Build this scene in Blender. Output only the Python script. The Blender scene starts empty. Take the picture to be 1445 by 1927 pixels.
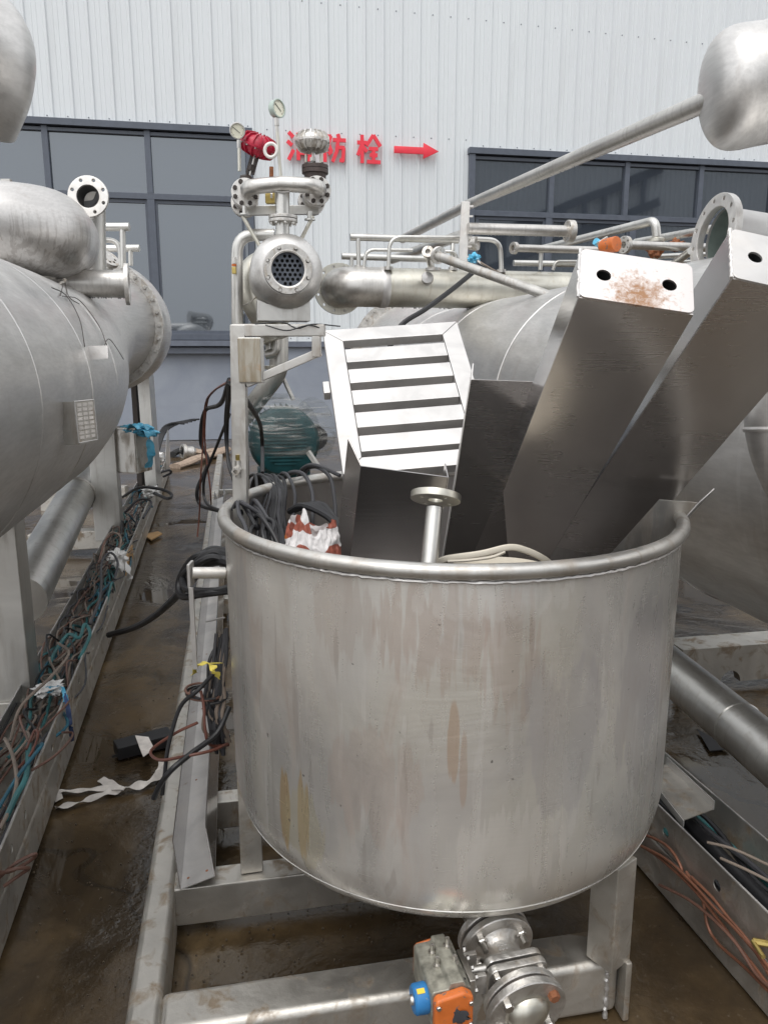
import bpy, bmesh, math, random
from mathutils import Vector, Matrix, noise
random.seed(7)
sc = bpy.context.scene
col = sc.collection
rad = math.radians

# ------------------------------------------------------------------ camera, light
CAM_Z, FPX, PITCH = 1.62, 1447.0, rad(11.7)
cam = bpy.data.cameras.new('camera')
cam.sensor_fit = 'VERTICAL'
cam.sensor_height = 36.0
cam.lens = 36.0 * FPX / 1927.0
cam.clip_start, cam.clip_end = 0.05, 300
cam_ob = bpy.data.objects.new('camera', cam)
col.objects.link(cam_ob)
cam_ob.location = (0, 0, CAM_Z)
cam_ob.rotation_euler = (rad(90) - PITCH, 0, 0)
sc.camera = cam_ob

SUN_EL, SUN_ROT = rad(62), rad(200)
world = bpy.data.worlds.new('World')
sc.world = world
world.use_nodes = True
wn, wl = world.node_tree.nodes, world.node_tree.links
wn.clear()
sky = wn.new('ShaderNodeTexSky')
sky.sky_type = 'NISHITA'
sky.sun_disc = False
sky.sun_elevation, sky.sun_rotation = SUN_EL, SUN_ROT
sky.air_density, sky.dust_density, sky.ozone_density = 1.0, 4.0, 1.0
hs = wn.new('ShaderNodeHueSaturation')
hs.inputs['Saturation'].default_value = 0.06
hs.inputs['Value'].default_value = 1.0
wmix = wn.new('ShaderNodeMix')
wmix.data_type = 'RGBA'
wmix.inputs['Factor'].default_value = 0.65
wmix.inputs['B'].default_value = (8.6, 8.8, 9.1, 1)      # even overcast cloud
bg = wn.new('ShaderNodeBackground')
bg.inputs['Strength'].default_value = 0.13
wo = wn.new('ShaderNodeOutputWorld')
wl.new(sky.outputs[0], hs.inputs['Color'])
wl.new(hs.outputs[0], wmix.inputs['A'])
wl.new(wmix.outputs['Result'], bg.inputs['Color'])
wl.new(bg.outputs[0], wo.inputs['Surface'])

sun = bpy.data.lights.new('sun', 'SUN')
sun.energy, sun.angle, sun.color = 0.9, rad(40), (1.0, 0.97, 0.93)
sun_ob = bpy.data.objects.new('sun', sun)
col.objects.link(sun_ob)
sun_ob.rotation_euler = (rad(90) - SUN_EL, 0, rad(180) - SUN_ROT)

sc.view_settings.view_transform = 'Standard'
sc.view_settings.look = 'None'
sc.view_settings.exposure = 0.53
sc.view_settings.gamma = 1.0
sc.view_settings.use_curve_mapping = False

# ------------------------------------------------------------------ places measured off the photograph
FWD = Vector((0, math.cos(PITCH), -math.sin(PITCH)))
UPV = Vector((0, math.sin(PITCH), math.cos(PITCH)))
EYE = Vector((0, 0, CAM_Z))
YAW = rad(10.8)
D = Vector((-math.sin(YAW), math.cos(YAW), 0))     # along the skids, towards the hall
U = Vector((math.cos(YAW), math.sin(YAW), 0))      # along the hall wall
Z = Vector((0, 0, 1))

def ray(px, py):
    return Vector((1, 0, 0)) * ((px - 722.5) / FPX) + FWD - UPV * ((py - 963.5) / FPX)
def P(px, py, y):
    d = ray(px, py)
    return EYE + d * (y / d.y)
def G(px, py, z=0.0):
    d = ray(px, py)
    return EYE + d * ((z - CAM_Z) / d.z)
def depth(p):
    return (p - EYE).dot(FWD)
def rpx(n, p):
    return n * depth(p) / FPX
W0 = G(360, 828)
def W(px, py, off=0.0):
    d = ray(px, py)
    return EYE + d * ((W0 - D * off - EYE).dot(D) / d.dot(D))
def WS(px, py):
    p = W(px, py)
    return (p - W0).dot(U), p.z
def wp(s, z, off=0.0):
    q = W0 + U * s - D * off
    return Vector((q.x, q.y, z))

# ------------------------------------------------------------------ mesh building
def frame_of(t, up=Z):
    t = t.normalized()
    s = t.cross(up)
    if s.length < 1e-4:
        s = t.cross(Vector((1, 0, 0)))
    s.normalize()
    return t, s, s.cross(t).normalized()

class MB:
    def __init__(self):
        self.v, self.f = [], []
    def add(self, vs, fs):
        n = len(self.v)
        self.v += [Vector(q) for q in vs]
        self.f += [tuple(i + n for i in f) for f in fs]
        return self
    def tube(self, pts, r, n=10, closed=False, cap=True, phase=0.0, flat=1.0):
        pts = [Vector(p) for p in pts]
        m = len(pts)
        rr = r if isinstance(r, (list, tuple)) else [r] * m
        tang = []
        for i in range(m):
            a = pts[(i - 1) % m] if closed else pts[max(i - 1, 0)]
            b = pts[(i + 1) % m] if closed else pts[min(i + 1, m - 1)]
            t = b - a
            tang.append(t.normalized() if t.length > 1e-9 else Vector((0, 0, 1)))
        _, s, u = frame_of(tang[0])
        vs, fs = [], []
        for i in range(m):
            if i:
                q = tang[i - 1].rotation_difference(tang[i])
                s = q @ s
                u = q @ u
            for k in range(n):
                a = 2 * math.pi * k / n + phase
                vs.append(pts[i] + (s * math.cos(a) + u * math.sin(a) * flat) * rr[i])
        for i in range(m if closed else m - 1):
            j = (i + 1) % m
            for k in range(n):
                l = (k + 1) % n
                fs.append((i * n + k, i * n + l, j * n + l, j * n + k))
        if cap and not closed:
            fs.append(tuple(range(n - 1, -1, -1)))
            fs.append(tuple(range((m - 1) * n, m * n)))
        return self.add(vs, fs)
    def lathe(self, o, axis, prof, n=32, sx=1.0, up=Z):
        t, s, u = frame_of(axis, up)
        vs, fs = [], []
        for (x, r) in prof:
            for k in range(n):
                a = 2 * math.pi * k / n
                vs.append(o + t * x + (s * math.cos(a) * sx + u * math.sin(a)) * max(r, 1e-5))
        for i in range(len(prof) - 1):
            for k in range(n):
                l = (k + 1) % n
                fs.append((i * n + k, i * n + l, (i + 1) * n + l, (i + 1) * n + k))
        return self.add(vs, fs)
    def box(self, c, sx, sy, sz, ax=None):
        a, b, d = ax if ax else (Vector((1, 0, 0)), Vector((0, 1, 0)), Z)
        vs = [c + a * (i * sx / 2) + b * (j * sy / 2) + d * (k * sz / 2) for k in (-1, 1) for j in (-1, 1) for i in (-1, 1)]
        return self.add(vs, [(0, 2, 3, 1), (4, 5, 7, 6), (0, 1, 5, 4), (2, 6, 7, 3), (0, 4, 6, 2), (1, 3, 7, 5)])
    def bar(self, a, b, w, h, up=Z):
        t, s, u = frame_of(b - a, up)
        return self.box((a + b) / 2, (b - a).length, w, h, (t, s, u))
    def prism(self, poly, ext):
        poly = [Vector(p) for p in poly]
        n = len(poly)
        return self.add(poly + [p + ext for p in poly],
                        [tuple(range(n - 1, -1, -1)), tuple(range(n, 2 * n))] +
                        [(i, (i + 1) % n, (i + 1) % n + n, i + n) for i in range(n)])
    def plate(self, o, x, y, poly, holes, th):
        """flat plate in the (x, y) frame at o, thickness th along x cross y, with round holes"""
        nrm = x.cross(y).normalized()
        bm = bmesh.new()
        def loop(ps):
            vv = [bm.verts.new(o + x * a + y * b) for a, b in ps]
            for i in range(len(vv)):
                bm.edges.new((vv[i], vv[(i + 1) % len(vv)]))
        loop(poly)
        for (a, b, r, n) in holes:
            loop([(a + r * math.cos(2 * math.pi * k / n), b + r * math.sin(2 * math.pi * k / n)) for k in range(n)])
        bmesh.ops.triangle_fill(bm, use_beauty=True, use_dissolve=False, edges=bm.edges[:])
        r_ = bmesh.ops.extrude_face_region(bm, geom=bm.faces[:])
        for e in r_['geom']:
            if isinstance(e, bmesh.types.BMVert):
                e.co += nrm * th
        bmesh.ops.recalc_face_normals(bm, faces=bm.faces[:])
        bm.verts.index_update()
        self.add([q.co.copy() for q in bm.verts], [tuple(q.index for q in f.verts) for f in bm.faces])
        bm.free()
        return self
    def strip(self, prof, a, b, up=Z, th=0.0):
        """open profile [(side, up)] swept straight from a to b"""
        t, s, u = frame_of(b - a, up)
        n = len(prof)
        vs = [q + s * x + u * y for q in (a, b) for x, y in prof]
        self.add(vs, [(i, i + 1, n + i + 1, n + i) for i in range(n - 1)])
        return self
    def mesh(self, name, mat, bevel=0.0, solid=0.0, sharp=35, segs=2, recalc=True):
        me = bpy.data.meshes.new(name)
        bm = bmesh.new()
        vv = [bm.verts.new(p) for p in self.v]
        for f in self.f:
            try:
                bm.faces.new([vv[i] for i in f])
            except ValueError:
                pass
        if recalc:
            bmesh.ops.recalc_face_normals(bm, faces=bm.faces[:])
        if solid:
            bmesh.ops.solidify(bm, geom=bm.faces[:], thickness=solid)
        if bevel:
            es = [e for e in bm.edges if len(e.link_faces) == 2 and e.calc_face_angle(0) > rad(40)]
            bmesh.ops.bevel(bm, geom=es, offset=bevel, segments=segs, affect='EDGES', profile=0.5, clamp_overlap=True)
            sharp = max(sharp, 40)
        bm.to_mesh(me)
        bm.free()
        for p in me.polygons:
            p.use_smooth = True
        me.set_sharp_from_angle(angle=rad(sharp))
        me.materials.append(mat)
        return me

def link(name, me, parent=None):
    o = bpy.data.objects.new(name, me)
    col.objects.link(o)
    if parent is not None:
        o.parent = parent
    return o

def tag(o, label, cat, group=None):
    o['label'], o['category'] = label, cat
    if group:
        o['group'] = group
    return o

def flat_faces(o):
    w = o.modifiers.new('weighted_normal', 'WEIGHTED_NORMAL')
    w.keep_sharp = True
    w.weight = 100

class T:
    """a thing: an Empty at its base; its parts are built in world coordinates and stored relative to it"""
    def __init__(self, name, label, cat, loc, group=None):
        self.loc = Vector(loc)
        self.o = bpy.data.objects.new(name, None)
        self.o.empty_display_size = 0.05
        col.objects.link(self.o)
        self.o.location = self.loc
        tag(self.o, label, cat, group)
    def part(self, name, mb, mat, parent=None, label=None, kind=None, **k):
        for q in mb.v:
            q -= self.loc
        o = link(name, mb.mesh(name, mat, **k), parent or self.o)
        if label:
            o['label'] = label
        if kind:
            o['kind'] = kind
        if k.get('bevel'):
            flat_faces(o)
        return o
    def share(self, name, me, loc, parent=None, rot=None):
        o = link(name, me, parent or self.o)
        o.location = Vector(loc) - self.loc
        if rot is not None:
            o.rotation_mode = 'QUATERNION'
            o.rotation_quaternion = rot
        return o

def single(name, label, cat, mb, mat, group=None, kind=None, loc=None, **k):
    loc = Vector(loc) if loc is not None else mb.v[0].copy()
    for q in mb.v:
        q -= loc
    o = link(name, mb.mesh(name, mat, **k))
    o.location = loc
    if kind:
        o['kind'] = kind
    if label:
        tag(o, label, cat, group)
    return o

def fillet(pts, r, n=7):
    pts = [Vector(p) for p in pts]
    out = [pts[0]]
    for i in range(1, len(pts) - 1):
        a, b, c = pts[i - 1], pts[i], pts[i + 1]
        da, dc = (a - b), (c - b)
        la, lc = da.length, dc.length
        ang = da.angle(dc)
        if ang > rad(176):
            out.append(b)
            continue
        q = min(r / math.tan(ang / 2), la * .49, lc * .49)
        p0, p1 = b + da.normalized() * q, b + dc.normalized() * q
        for k in range(n + 1):
            t = k / n
            out.append(p0 * (1 - t) ** 2 + b * 2 * t * (1 - t) + p1 * t * t)
    out.append(pts[-1])
    return out

def spline(pts, n=7):
    pts = [Vector(p) for p in pts]
    if len(pts) < 3:
        return pts
    q = [pts[0] * 2 - pts[1]] + pts + [pts[-1] * 2 - pts[-2]]
    out = []
    for i in range(1, len(q) - 2):
        for k in range(n):
            t = k / n
            a, b, c, d = q[i - 1], q[i], q[i + 1], q[i + 2]
            out.append(0.5 * ((2 * b) + (c - a) * t + (2 * a - 5 * b + 4 * c - d) * t * t + (3 * b - a - 3 * c + d) * t ** 3))
    out.append(pts[-1])
    return out

# ------------------------------------------------------------------ materials
def nodes(name):
    m = bpy.data.materials.new(name)
    m.use_nodes = True
    nt = m.node_tree
    return m, nt, nt.nodes['Principled BSDF']
def N(nt, kind, **k):
    n = nt.nodes.new(kind)
    for a, b in k.items():
        if a in n.inputs:
            n.inputs[a].default_value = b
        else:
            setattr(n, a, b)
    return n
def coords(nt, scale=(1, 1, 1), kind='Object', rot=(0, 0, 0)):
    tc = N(nt, 'ShaderNodeTexCoord')
    mp = N(nt, 'ShaderNodeMapping')
    mp.inputs['Scale'].default_value = scale
    mp.inputs['Rotation'].default_value = rot
    nt.links.new(tc.outputs[kind], mp.inputs['Vector'])
    return mp.outputs['Vector']
def noise_tex(nt, vec, scale, detail=4.0, rough=0.55, dist=0.0):
    n = N(nt, 'ShaderNodeTexNoise')
    n.inputs['Scale'].default_value = scale
    n.inputs['Detail'].default_value = detail
    n.inputs['Roughness'].default_value = rough
    n.inputs['Distortion'].default_value = dist
    nt.links.new(vec, n.inputs['Vector'])
    return n.outputs['Fac']
def ramp(nt, fac, stops):
    r = N(nt, 'ShaderNodeValToRGB')
    e = r.color_ramp.elements
    while len(e) > 1:
        e.remove(e[-1])
    for i, (p, c) in enumerate(stops):
        el = e[0] if i == 0 else e.new(p)
        el.position = p
        el.color = c if len(c) == 4 else (*c, 1)
    nt.links.new(fac, r.inputs['Fac'])
    return r.outputs['Color']
def remap(nt, fac, a, b, c, d):
    r = N(nt, 'ShaderNodeMapRange')
    for i, x in enumerate((a, b, c, d)):
        r.inputs[i + 1].default_value = x
    nt.links.new(fac, r.inputs[0])
    return r.outputs[0]
def mix(nt, fac, a, b, mode='MIX'):
    m = N(nt, 'ShaderNodeMix', data_type='RGBA', blend_type=mode)
    for key, x in (('Factor', fac), ('A', a), ('B', b)):
        i = m.inputs[key]
        if isinstance(x, (int, float)):
            i.default_value = x
        elif isinstance(x, tuple):
            i.default_value = (*x, 1) if len(x) == 3 else x
        else:
            nt.links.new(x, i)
    return m.outputs['Result']
def bump(nt, h, strength, dist=0.01):
    b = N(nt, 'ShaderNodeBump')
    b.inputs['Strength'].default_value = strength
    b.inputs['Distance'].default_value = dist
    nt.links.new(h, b.inputs['Height'])
    return b.outputs['Normal']

def plain(name, c, rough=0.5, metal=0.0, var=0.25, scale=9.0, bmp=0.0, spec=None):
    m, nt, b = nodes(name)
    f = noise_tex(nt, coords(nt), scale, 5)
    k = ramp(nt, f, [(0.3, tuple(x * (1 - var) for x in c)), (0.72, tuple(min(1, x * (1 + var)) for x in c))])
    nt.links.new(k, b.inputs['Base Color'])
    nt.links.new(remap(nt, f, .3, .7, max(0.02, rough - .1), min(1, rough + .1)), b.inputs['Roughness'])
    b.inputs['Metallic'].default_value = metal
    if spec is not None:
        b.inputs['IOR'].default_value = spec
    if bmp:
        nt.links.new(bump(nt, f, bmp, 0.004), b.inputs['Normal'])
    return m

def steel(name, c=(.60, .585, .57), rough=.32, streak=(7, 7, .7), amt=.35, dirt=(.30, .26, .21), lo=.52, hi=.72,
          cloud=2.5, wob=.10, fine=(60, 60, 60), bmp=.04, rvar=.14, metal=.9):
    """stainless sheet: cloudy roughness, run-off streaks of thin dirt, slight waviness"""
    m, nt, b = nodes(name)
    v1 = coords(nt, streak)
    v2 = coords(nt)
    s1 = noise_tex(nt, v1, 1.6, 6, .6, .6)
    cl = noise_tex(nt, v2, cloud, 4, .55, .8)
    fn = noise_tex(nt, coords(nt, fine), 1.0, 3)
    msk = remap(nt, s1, lo, hi, 0, amt)
    base = mix(nt, remap(nt, cl, .35, .7, 0, 1), tuple(x * .86 for x in c), tuple(min(1, x * 1.1) for x in c))
    k = mix(nt, msk, base, dirt)
    nt.links.new(k, b.inputs['Base Color'])
    r1 = remap(nt, cl, .3, .7, rough - rvar / 2, rough + rvar / 2)
    ad = N(nt, 'ShaderNodeMath', operation='MULTIPLY_ADD')
    nt.links.new(msk, ad.inputs[0])
    ad.inputs[1].default_value = .35
    nt.links.new(r1, ad.inputs[2])
    ad2 = N(nt, 'ShaderNodeMath', operation='MULTIPLY_ADD')
    nt.links.new(fn, ad2.inputs[0])
    ad2.inputs[1].default_value = .12
    nt.links.new(ad.outputs[0], ad2.inputs[2])
    nt.links.new(ad2.outputs[0], b.inputs['Roughness'])
    b.inputs['Metallic'].default_value = metal
    hsum = N(nt, 'ShaderNodeMath', operation='MULTIPLY_ADD')
    nt.links.new(cl, hsum.inputs[0])
    hsum.inputs[1].default_value = 6.0 * wob
    nt.links.new(fn, hsum.inputs[2])
    nt.links.new(bump(nt, hsum.outputs[0], bmp, .01), b.inputs['Normal'])
    return m

M = {}
M['tank'] = None
def make_shell(name, c, drips=None):
    """rolled stainless sheet: fine brushing along the axis, scratches, cloudy rinse marks"""
    m, nt, b = nodes(name)
    v = coords(nt)
    br = noise_tex(nt, coords(nt, (70, 3, 70), rot=(0, 0, -YAW)), 1, 4, .65)
    ring = noise_tex(nt, coords(nt, (5, 55, 5), rot=(0, 0, -YAW)), 1, 3, .6)
    cl = noise_tex(nt, coords(nt, (1.5, 1, 3)), 2.2, 7, .62, 1.2)
    run = noise_tex(nt, coords(nt, (9, 9, 1.1)), 1.6, 6, .62, .6)
    k = mix(nt, remap(nt, cl, .36, .66, 0, 1), tuple(x * .89 for x in c), tuple(min(.9, x * 1.07) for x in c))
    k = mix(nt, remap(nt, br, .40, .66, 0, .30), k, tuple(x * .62 for x in c))
    k = mix(nt, remap(nt, run, .60, .64, 0, .2), k, (.44, .39, .35))
    k = mix(nt, remap(nt, run, .35, .32, 0, .25), k, (.78, .77, .76))
    if drips:
        z1, z0 = drips
        sp = N(nt, 'ShaderNodeSeparateXYZ')
        tc = N(nt, 'ShaderNodeTexCoord')
        nt.links.new(tc.outputs['Object'], sp.inputs[0])
        dr = noise_tex(nt, coords(nt, (34, 34, 2.0)), 1, 3, .55, .5)
        ma = N(nt, 'ShaderNodeMath', operation='MULTIPLY')
        nt.links.new(remap(nt, dr, .50, .56, 0, .45), ma.inputs[0])
        nt.links.new(remap(nt, sp.outputs['Z'], z1, z0, 0, 1), ma.inputs[1])
        k = mix(nt, ma.outputs[0], k, (.30, .27, .25))
    nt.links.new(k, b.inputs['Base Color'])
    b.inputs['Metallic'].default_value = .8
    r = remap(nt, cl, .34, .68, .20, .34)
    ad = N(nt, 'ShaderNodeMath', operation='MULTIPLY_ADD')
    nt.links.new(br, ad.inputs[0])
    ad.inputs[1].default_value = .22
    nt.links.new(r, ad.inputs[2])
    nt.links.new(ad.outputs[0], b.inputs['Roughness'])
    h = N(nt, 'ShaderNodeMath', operation='MULTIPLY_ADD')
    nt.links.new(cl, h.inputs[0])
    h.inputs[1].default_value = 1.6
    nt.links.new(ring, h.inputs[2])
    nt.links.new(bump(nt, h.outputs[0], .05, .012), b.inputs['Normal'])
    return m
M['shell'] = make_shell('shell_steel', (.64, .625, .605))
M['pipe'] = steel('pipe_steel', (.64, .63, .60), .30, (16, 16, 1.5), .35, (.34, .30, .25), cloud=4)
M['drip'] = steel('dripping_pipe_steel', (.62, .60, .57), .30, (30, 30, 3), .26, (.30, .27, .24), .50, .64, cloud=3)
M['stained'] = make_shell('dripping_elbow_steel', (.63, .61, .59), (.40, .26))
M['yellow'] = steel('tarnished_steel', (.62, .60, .53), .30, (20, 20, 2), .35, (.36, .30, .2), cloud=4)
M['brushed'] = steel('brushed_tube_steel', (.58, .565, .535), .38, (11, 11, 3), .55, (.34, .28, .22), .48, .66, cloud=7, bmp=.06)
M['frame'] = steel('frame_steel', (.58, .555, .51), .42, (9, 9, 8), .75, (.30, .22, .14), .52, .66, cloud=7, bmp=.10)
M['bright'] = steel('bright_grille_steel', (.60, .585, .57), .42, (5, 5, 5), .25, (.5, .44, .38), cloud=8, metal=.72)
M['mirror'] = steel('polished_sheet', (.46, .445, .44), .12, (3, 3, 1.2), .12, (.30, .28, .26), cloud=2.4, rvar=.10, wob=.6, bmp=.014, fine=(6, 6, 220), metal=.92)
M['satin'] = steel('satin_beam_sheet', (.60, .57, .55), .19, (3, 3, 1), .10, (.40, .36, .33), cloud=1.6, wob=.6, bmp=.010, fine=(6, 6, 220), metal=.88)
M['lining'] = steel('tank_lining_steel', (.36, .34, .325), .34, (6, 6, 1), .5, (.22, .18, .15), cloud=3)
M['cast'] = steel('cast_steel', (.60, .58, .55), .38, (14, 14, 10), .55, (.33, .27, .2), .50, .64, cloud=18, bmp=.22, rvar=.24)
M['white_flange'] = steel('pale_flange_steel', (.74, .72, .69), .45, (12, 12, 6), .35, (.42, .33, .25), cloud=10)
M['bolt'] = plain('bolt_steel', (.55, .53, .5), .35, 1.0)
M['dark_bolt'] = plain('dark_bolt', (.06, .05, .045), .5, .4)
M['rust'] = plain('rusty_steel', (.26, .10, .045), .8, .2, .5, 40, .4)
M['cladding'] = None
M['plinth'] = None
M['alu'] = plain('window_frame_paint', (.085, .098, .125), .42, .0, .12)
M['alu_light'] = plain('sill_paint', (.13, .145, .18), .42, .0, .12)
M['red_sign'] = plain('red_sign_face', (.78, .035, .06), .4, 0, .06)
M['red'] = plain('red_actuator_paint', (.42, .012, .04), .38, 0, .25, 20)
M['black'] = plain('black_rubber', (.014, .014, .016), .5, 0, .3)
M['black_dull'] = plain('dull_black', (.02, .02, .02), .75, 0, .4)
M['cable_grey'] = plain('grey_cable', (.045, .045, .05), .6, 0, .3)
M['cable_brown'] = plain('brown_cable', (.14, .07, .05), .5, 0, .35)
M['cable_red'] = plain('red_brown_cable', (.13, .045, .03), .5, 0, .3)
M['cable_teal'] = plain('teal_cable', (.03, .13, .135), .5, 0, .45)
M['cable_blue'] = plain('blue_cable', (.02, .11, .16), .5, 0, .4)
M['cable_dirty'] = plain('dusty_cable', (.20, .16, .13), .65, 0, .35)
M['copper'] = plain('copper_wire', (.20, .085, .05), .45, .3, .3)
M['motor'] = plain('green_motor_paint', (.008, .068, .078), .4, 0, .3, 14)
M['plastic_white'] = plain('white_plastic', (.72, .70, .66), .4, 0, .1)
M['ivory'] = plain('ivory_plastic', (.60, .55, .46), .45, 0, .12)
def make_chipped(name, c, under, lo=.60):
    m, nt, b = nodes(name)
    f = noise_tex(nt, coords(nt), 42, 6, .66, .6)
    g = noise_tex(nt, coords(nt), 13, 4, .6)
    k = mix(nt, remap(nt, g, .35, .7, 0, .6), c, tuple(x * .55 for x in c))
    k = mix(nt, remap(nt, f, lo, lo + .03, 0, 1), k, under)
    nt.links.new(k, b.inputs['Base Color'])
    nt.links.new(remap(nt, f, .4, .7, .38, .7), b.inputs['Roughness'])
    nt.links.new(bump(nt, f, .3, .003), b.inputs['Normal'])
    return m
M['orange'] = make_chipped('chipped_orange_paint', (.62, .155, .03), (.16, .13, .11), .60)
M['blue'] = make_chipped('scuffed_blue_plastic', (.03, .20, .48), (.12, .22, .36), .63)
M['yellow_paint'] = plain('yellow_paint', (.75, .55, .05), .5, 0, .1)
M['yellow_film'] = plain('yellow_ribbon', (.72, .6, .12), .5, 0, .3)
M['brass'] = plain('brass', (.52, .40, .14), .35, .9, .2)
M['hose'] = plain('canvas_hose', (.33, .25, .19), .85, 0, .25, 30)
M['card'] = plain('wet_cardboard', (.42, .26, .12), .7, 0, .25)
M['paper'] = plain('dirty_paper', (.62, .58, .54), .8, 0, .25, 22)
M['film_white'] = plain('white_polythene', (.74, .73, .71), .35, 0, .12, 18)
M['film_blue'] = plain('blue_polythene', (.10, .42, .62), .35, 0, .4, 14)
M['navy'] = plain('navy_ribbon', (.03, .06, .16), .5, 0, .3)
M['grey_act'] = plain('worn_actuator_casting', (.33, .32, .27), .5, .55, .45, 45, .25)
M['dark_hole'] = plain('dark_hole', (.012, .012, .012), .6)
M['rim_green'] = plain('pale_green_case', (.44, .52, .47), .4, 0, .1)
M['dial'] = plain('cream_dial', (.78, .76, .62), .5, 0, .05)
M['box_rust'] = None

# tank: vertical run-off stains, brown washes and cloudy steel
TC = Vector((.171, 2.034, 0))
TYS, TANK_R = 1.07, .588
def tank_az(px, py):
    """angle from the front and height above the tank's base of the shell point behind a pixel"""
    d = ray(px, py)
    o = EYE - TC
    dx, dy, ox, oy = d.x, d.y / TYS, o.x, o.y / TYS
    A_, B_, C_ = dx * dx + dy * dy, 2 * (dx * ox + dy * oy), ox * ox + oy * oy - TANK_R ** 2
    q = max(0, B_ * B_ - 4 * A_ * C_)
    t = (-B_ - math.sqrt(q)) / (2 * A_)
    p = EYE + d * t - TC
    return math.atan2(p.x, -p.y), p.z - .16
def make_tank_mat():
    m, nt, b = nodes('stained_tank_steel')
    v = coords(nt)
    cl = noise_tex(nt, v, 2.0, 5, .6, 1.2)
    wash = noise_tex(nt, coords(nt, (6, 6, 1.15)), 1.4, 8, .62, .8)
    s2 = noise_tex(nt, coords(nt, (22, 22, 1.5)), 1.2, 5, .6, .8)
    patch = noise_tex(nt, coords(nt, (1.7, 1.7, 1.3)), 1.5, 4, .55, .9)
    drip = noise_tex(nt, coords(nt, (26, 26, 2.0)), 1.0, 3, .5, .5)
    brush = noise_tex(nt, coords(nt, (6, 6, 260)), 1, 3, .7)
    scr = noise_tex(nt, coords(nt, (40, 40, 3), rot=(.5, .3, 0)), 1.2, 2, .5)
    speck = noise_tex(nt, v, 60, 2)
    base = mix(nt, remap(nt, cl, .36, .66, 0, 1), (.585, .565, .54), (.79, .77, .725))
    base = mix(nt, remap(nt, patch, .48, .62, 0, .5), base, (.69, .665, .585))
    # thin brown washes that end in hard run-off fronts
    k = mix(nt, remap(nt, wash, .53, .62, 0, .28), base, (.54, .45, .39))
    k = mix(nt, remap(nt, wash, .63, .65, 0, .2), k, (.48, .37, .30))
    pm = N(nt, 'ShaderNodeMath', operation='MULTIPLY')
    nt.links.new(remap(nt, s2, .58, .60, 0, 1), pm.inputs[0])
    nt.links.new(remap(nt, patch, .42, .52, 0, .6), pm.inputs[1])
    k = mix(nt, pm.outputs[0], k, (.80, .78, .74))
    k = mix(nt, remap(nt, drip, .63, .65, 0, .35), k, (.40, .36, .33))
    # stains with a shape of their own: brown wash under the rim, ochre runs, pale drips; grey areas besides
    sp = N(nt, 'ShaderNodeSeparateXYZ')
    tcx = N(nt, 'ShaderNodeTexCoord')
    nt.links.new(tcx.outputs['Object'], sp.inputs[0])
    at = N(nt, 'ShaderNodeMath', operation='ARCTAN2')
    nt.links.new(sp.outputs['X'], at.inputs[0])
    ng = N(nt, 'ShaderNodeMath', operation='MULTIPLY')
    nt.links.new(sp.outputs['Y'], ng.inputs[0])
    ng.inputs[1].default_value = -1.0
    nt.links.new(ng.outputs[0], at.inputs[1])          # angle from the front, positive to the right
    ang = at.outputs[0]
    zz = sp.outputs['Z']
    cyl = N(nt, 'ShaderNodeCombineXYZ')
    for i_, (src, f_) in enumerate(((ang, 1.0), (zz, 1.0))):
        mm = N(nt, 'ShaderNodeMath', operation='MULTIPLY')
        nt.links.new(src, mm.inputs[0])
        mm.inputs[1].default_value = f_
        nt.links.new(mm.outputs[0], cyl.inputs[i_])
    def streaks(sa, sz, det, seed):
        mp = N(nt, 'ShaderNodeMapping')
        mp.inputs['Scale'].default_value = (sa, sz, 1)
        mp.inputs['Location'].default_value = (seed, seed * .7, 0)
        nt.links.new(cyl.outputs[0], mp.inputs['Vector'])
        return noise_tex(nt, mp.outputs['Vector'], 1.0, det, .6, .35)
    def blob(px, py, wa, wz):
        a0, z0 = tank_az(px, py)
        t = []
        for src, c0_, w_ in ((ang, a0, wa), (zz, z0, wz)):
            q = N(nt, 'ShaderNodeMath', operation='SUBTRACT')
            nt.links.new(src, q.inputs[0])
            q.inputs[1].default_value = c0_
            d = N(nt, 'ShaderNodeMath', operation='DIVIDE')
            nt.links.new(q.outputs[0], d.inputs[0])
            d.inputs[1].default_value = w_
            p = N(nt, 'ShaderNodeMath', operation='MULTIPLY')
            nt.links.new(d.outputs[0], p.inputs[0])
            nt.links.new(d.outputs[0], p.inputs[1])
            t.append(p.outputs[0])
        ad_ = N(nt, 'ShaderNodeMath', operation='ADD')
        nt.links.new(t[0], ad_.inputs[0])
        nt.links.new(t[1], ad_.inputs[1])
        return remap(nt, ad_.outputs[0], 0, 1, 1, 0)
    def streaky_patch(k, px, py, wa, wz, sa, sz, seed, c, amt, thr=.62, soft=.05, gain=.36):
        bl_ = blob(px, py, wa, wz)
        ma = N(nt, 'ShaderNodeMath', operation='MULTIPLY_ADD')
        nt.links.new(bl_, ma.inputs[0])
        ma.inputs[1].default_value = gain
        nt.links.new(streaks(sa, sz, 5, seed), ma.inputs[2])
        mm = N(nt, 'ShaderNodeMath', operation='MULTIPLY')
        nt.links.new(remap(nt, ma.outputs[0], thr, thr + soft, 0, amt * .72), mm.inputs[0])
        nt.links.new(remap(nt, bl_, 0, .3, 0, 1), mm.inputs[1])
        return mix(nt, mm.outputs[0], k, c)
    k = streaky_patch(k, 815, 1190, .24, .15, 40, 6, 3.1, (.52, .395, .325), .55, .60, .08, .26)
    k = streaky_patch(k, 960, 1240, .13, .18, 40, 5, 8.3, (.54, .40, .33), .45, .60, .08, .26)
    k = streaky_patch(k, 640, 1160, .14, .12, 30, 4, 1.2, (.48, .38, .32), .35)
    k = streaky_patch(k, 853, 1400, .022, .10, 40, 5, 5.5, (.56, .38, .24), .75, .56)
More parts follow.
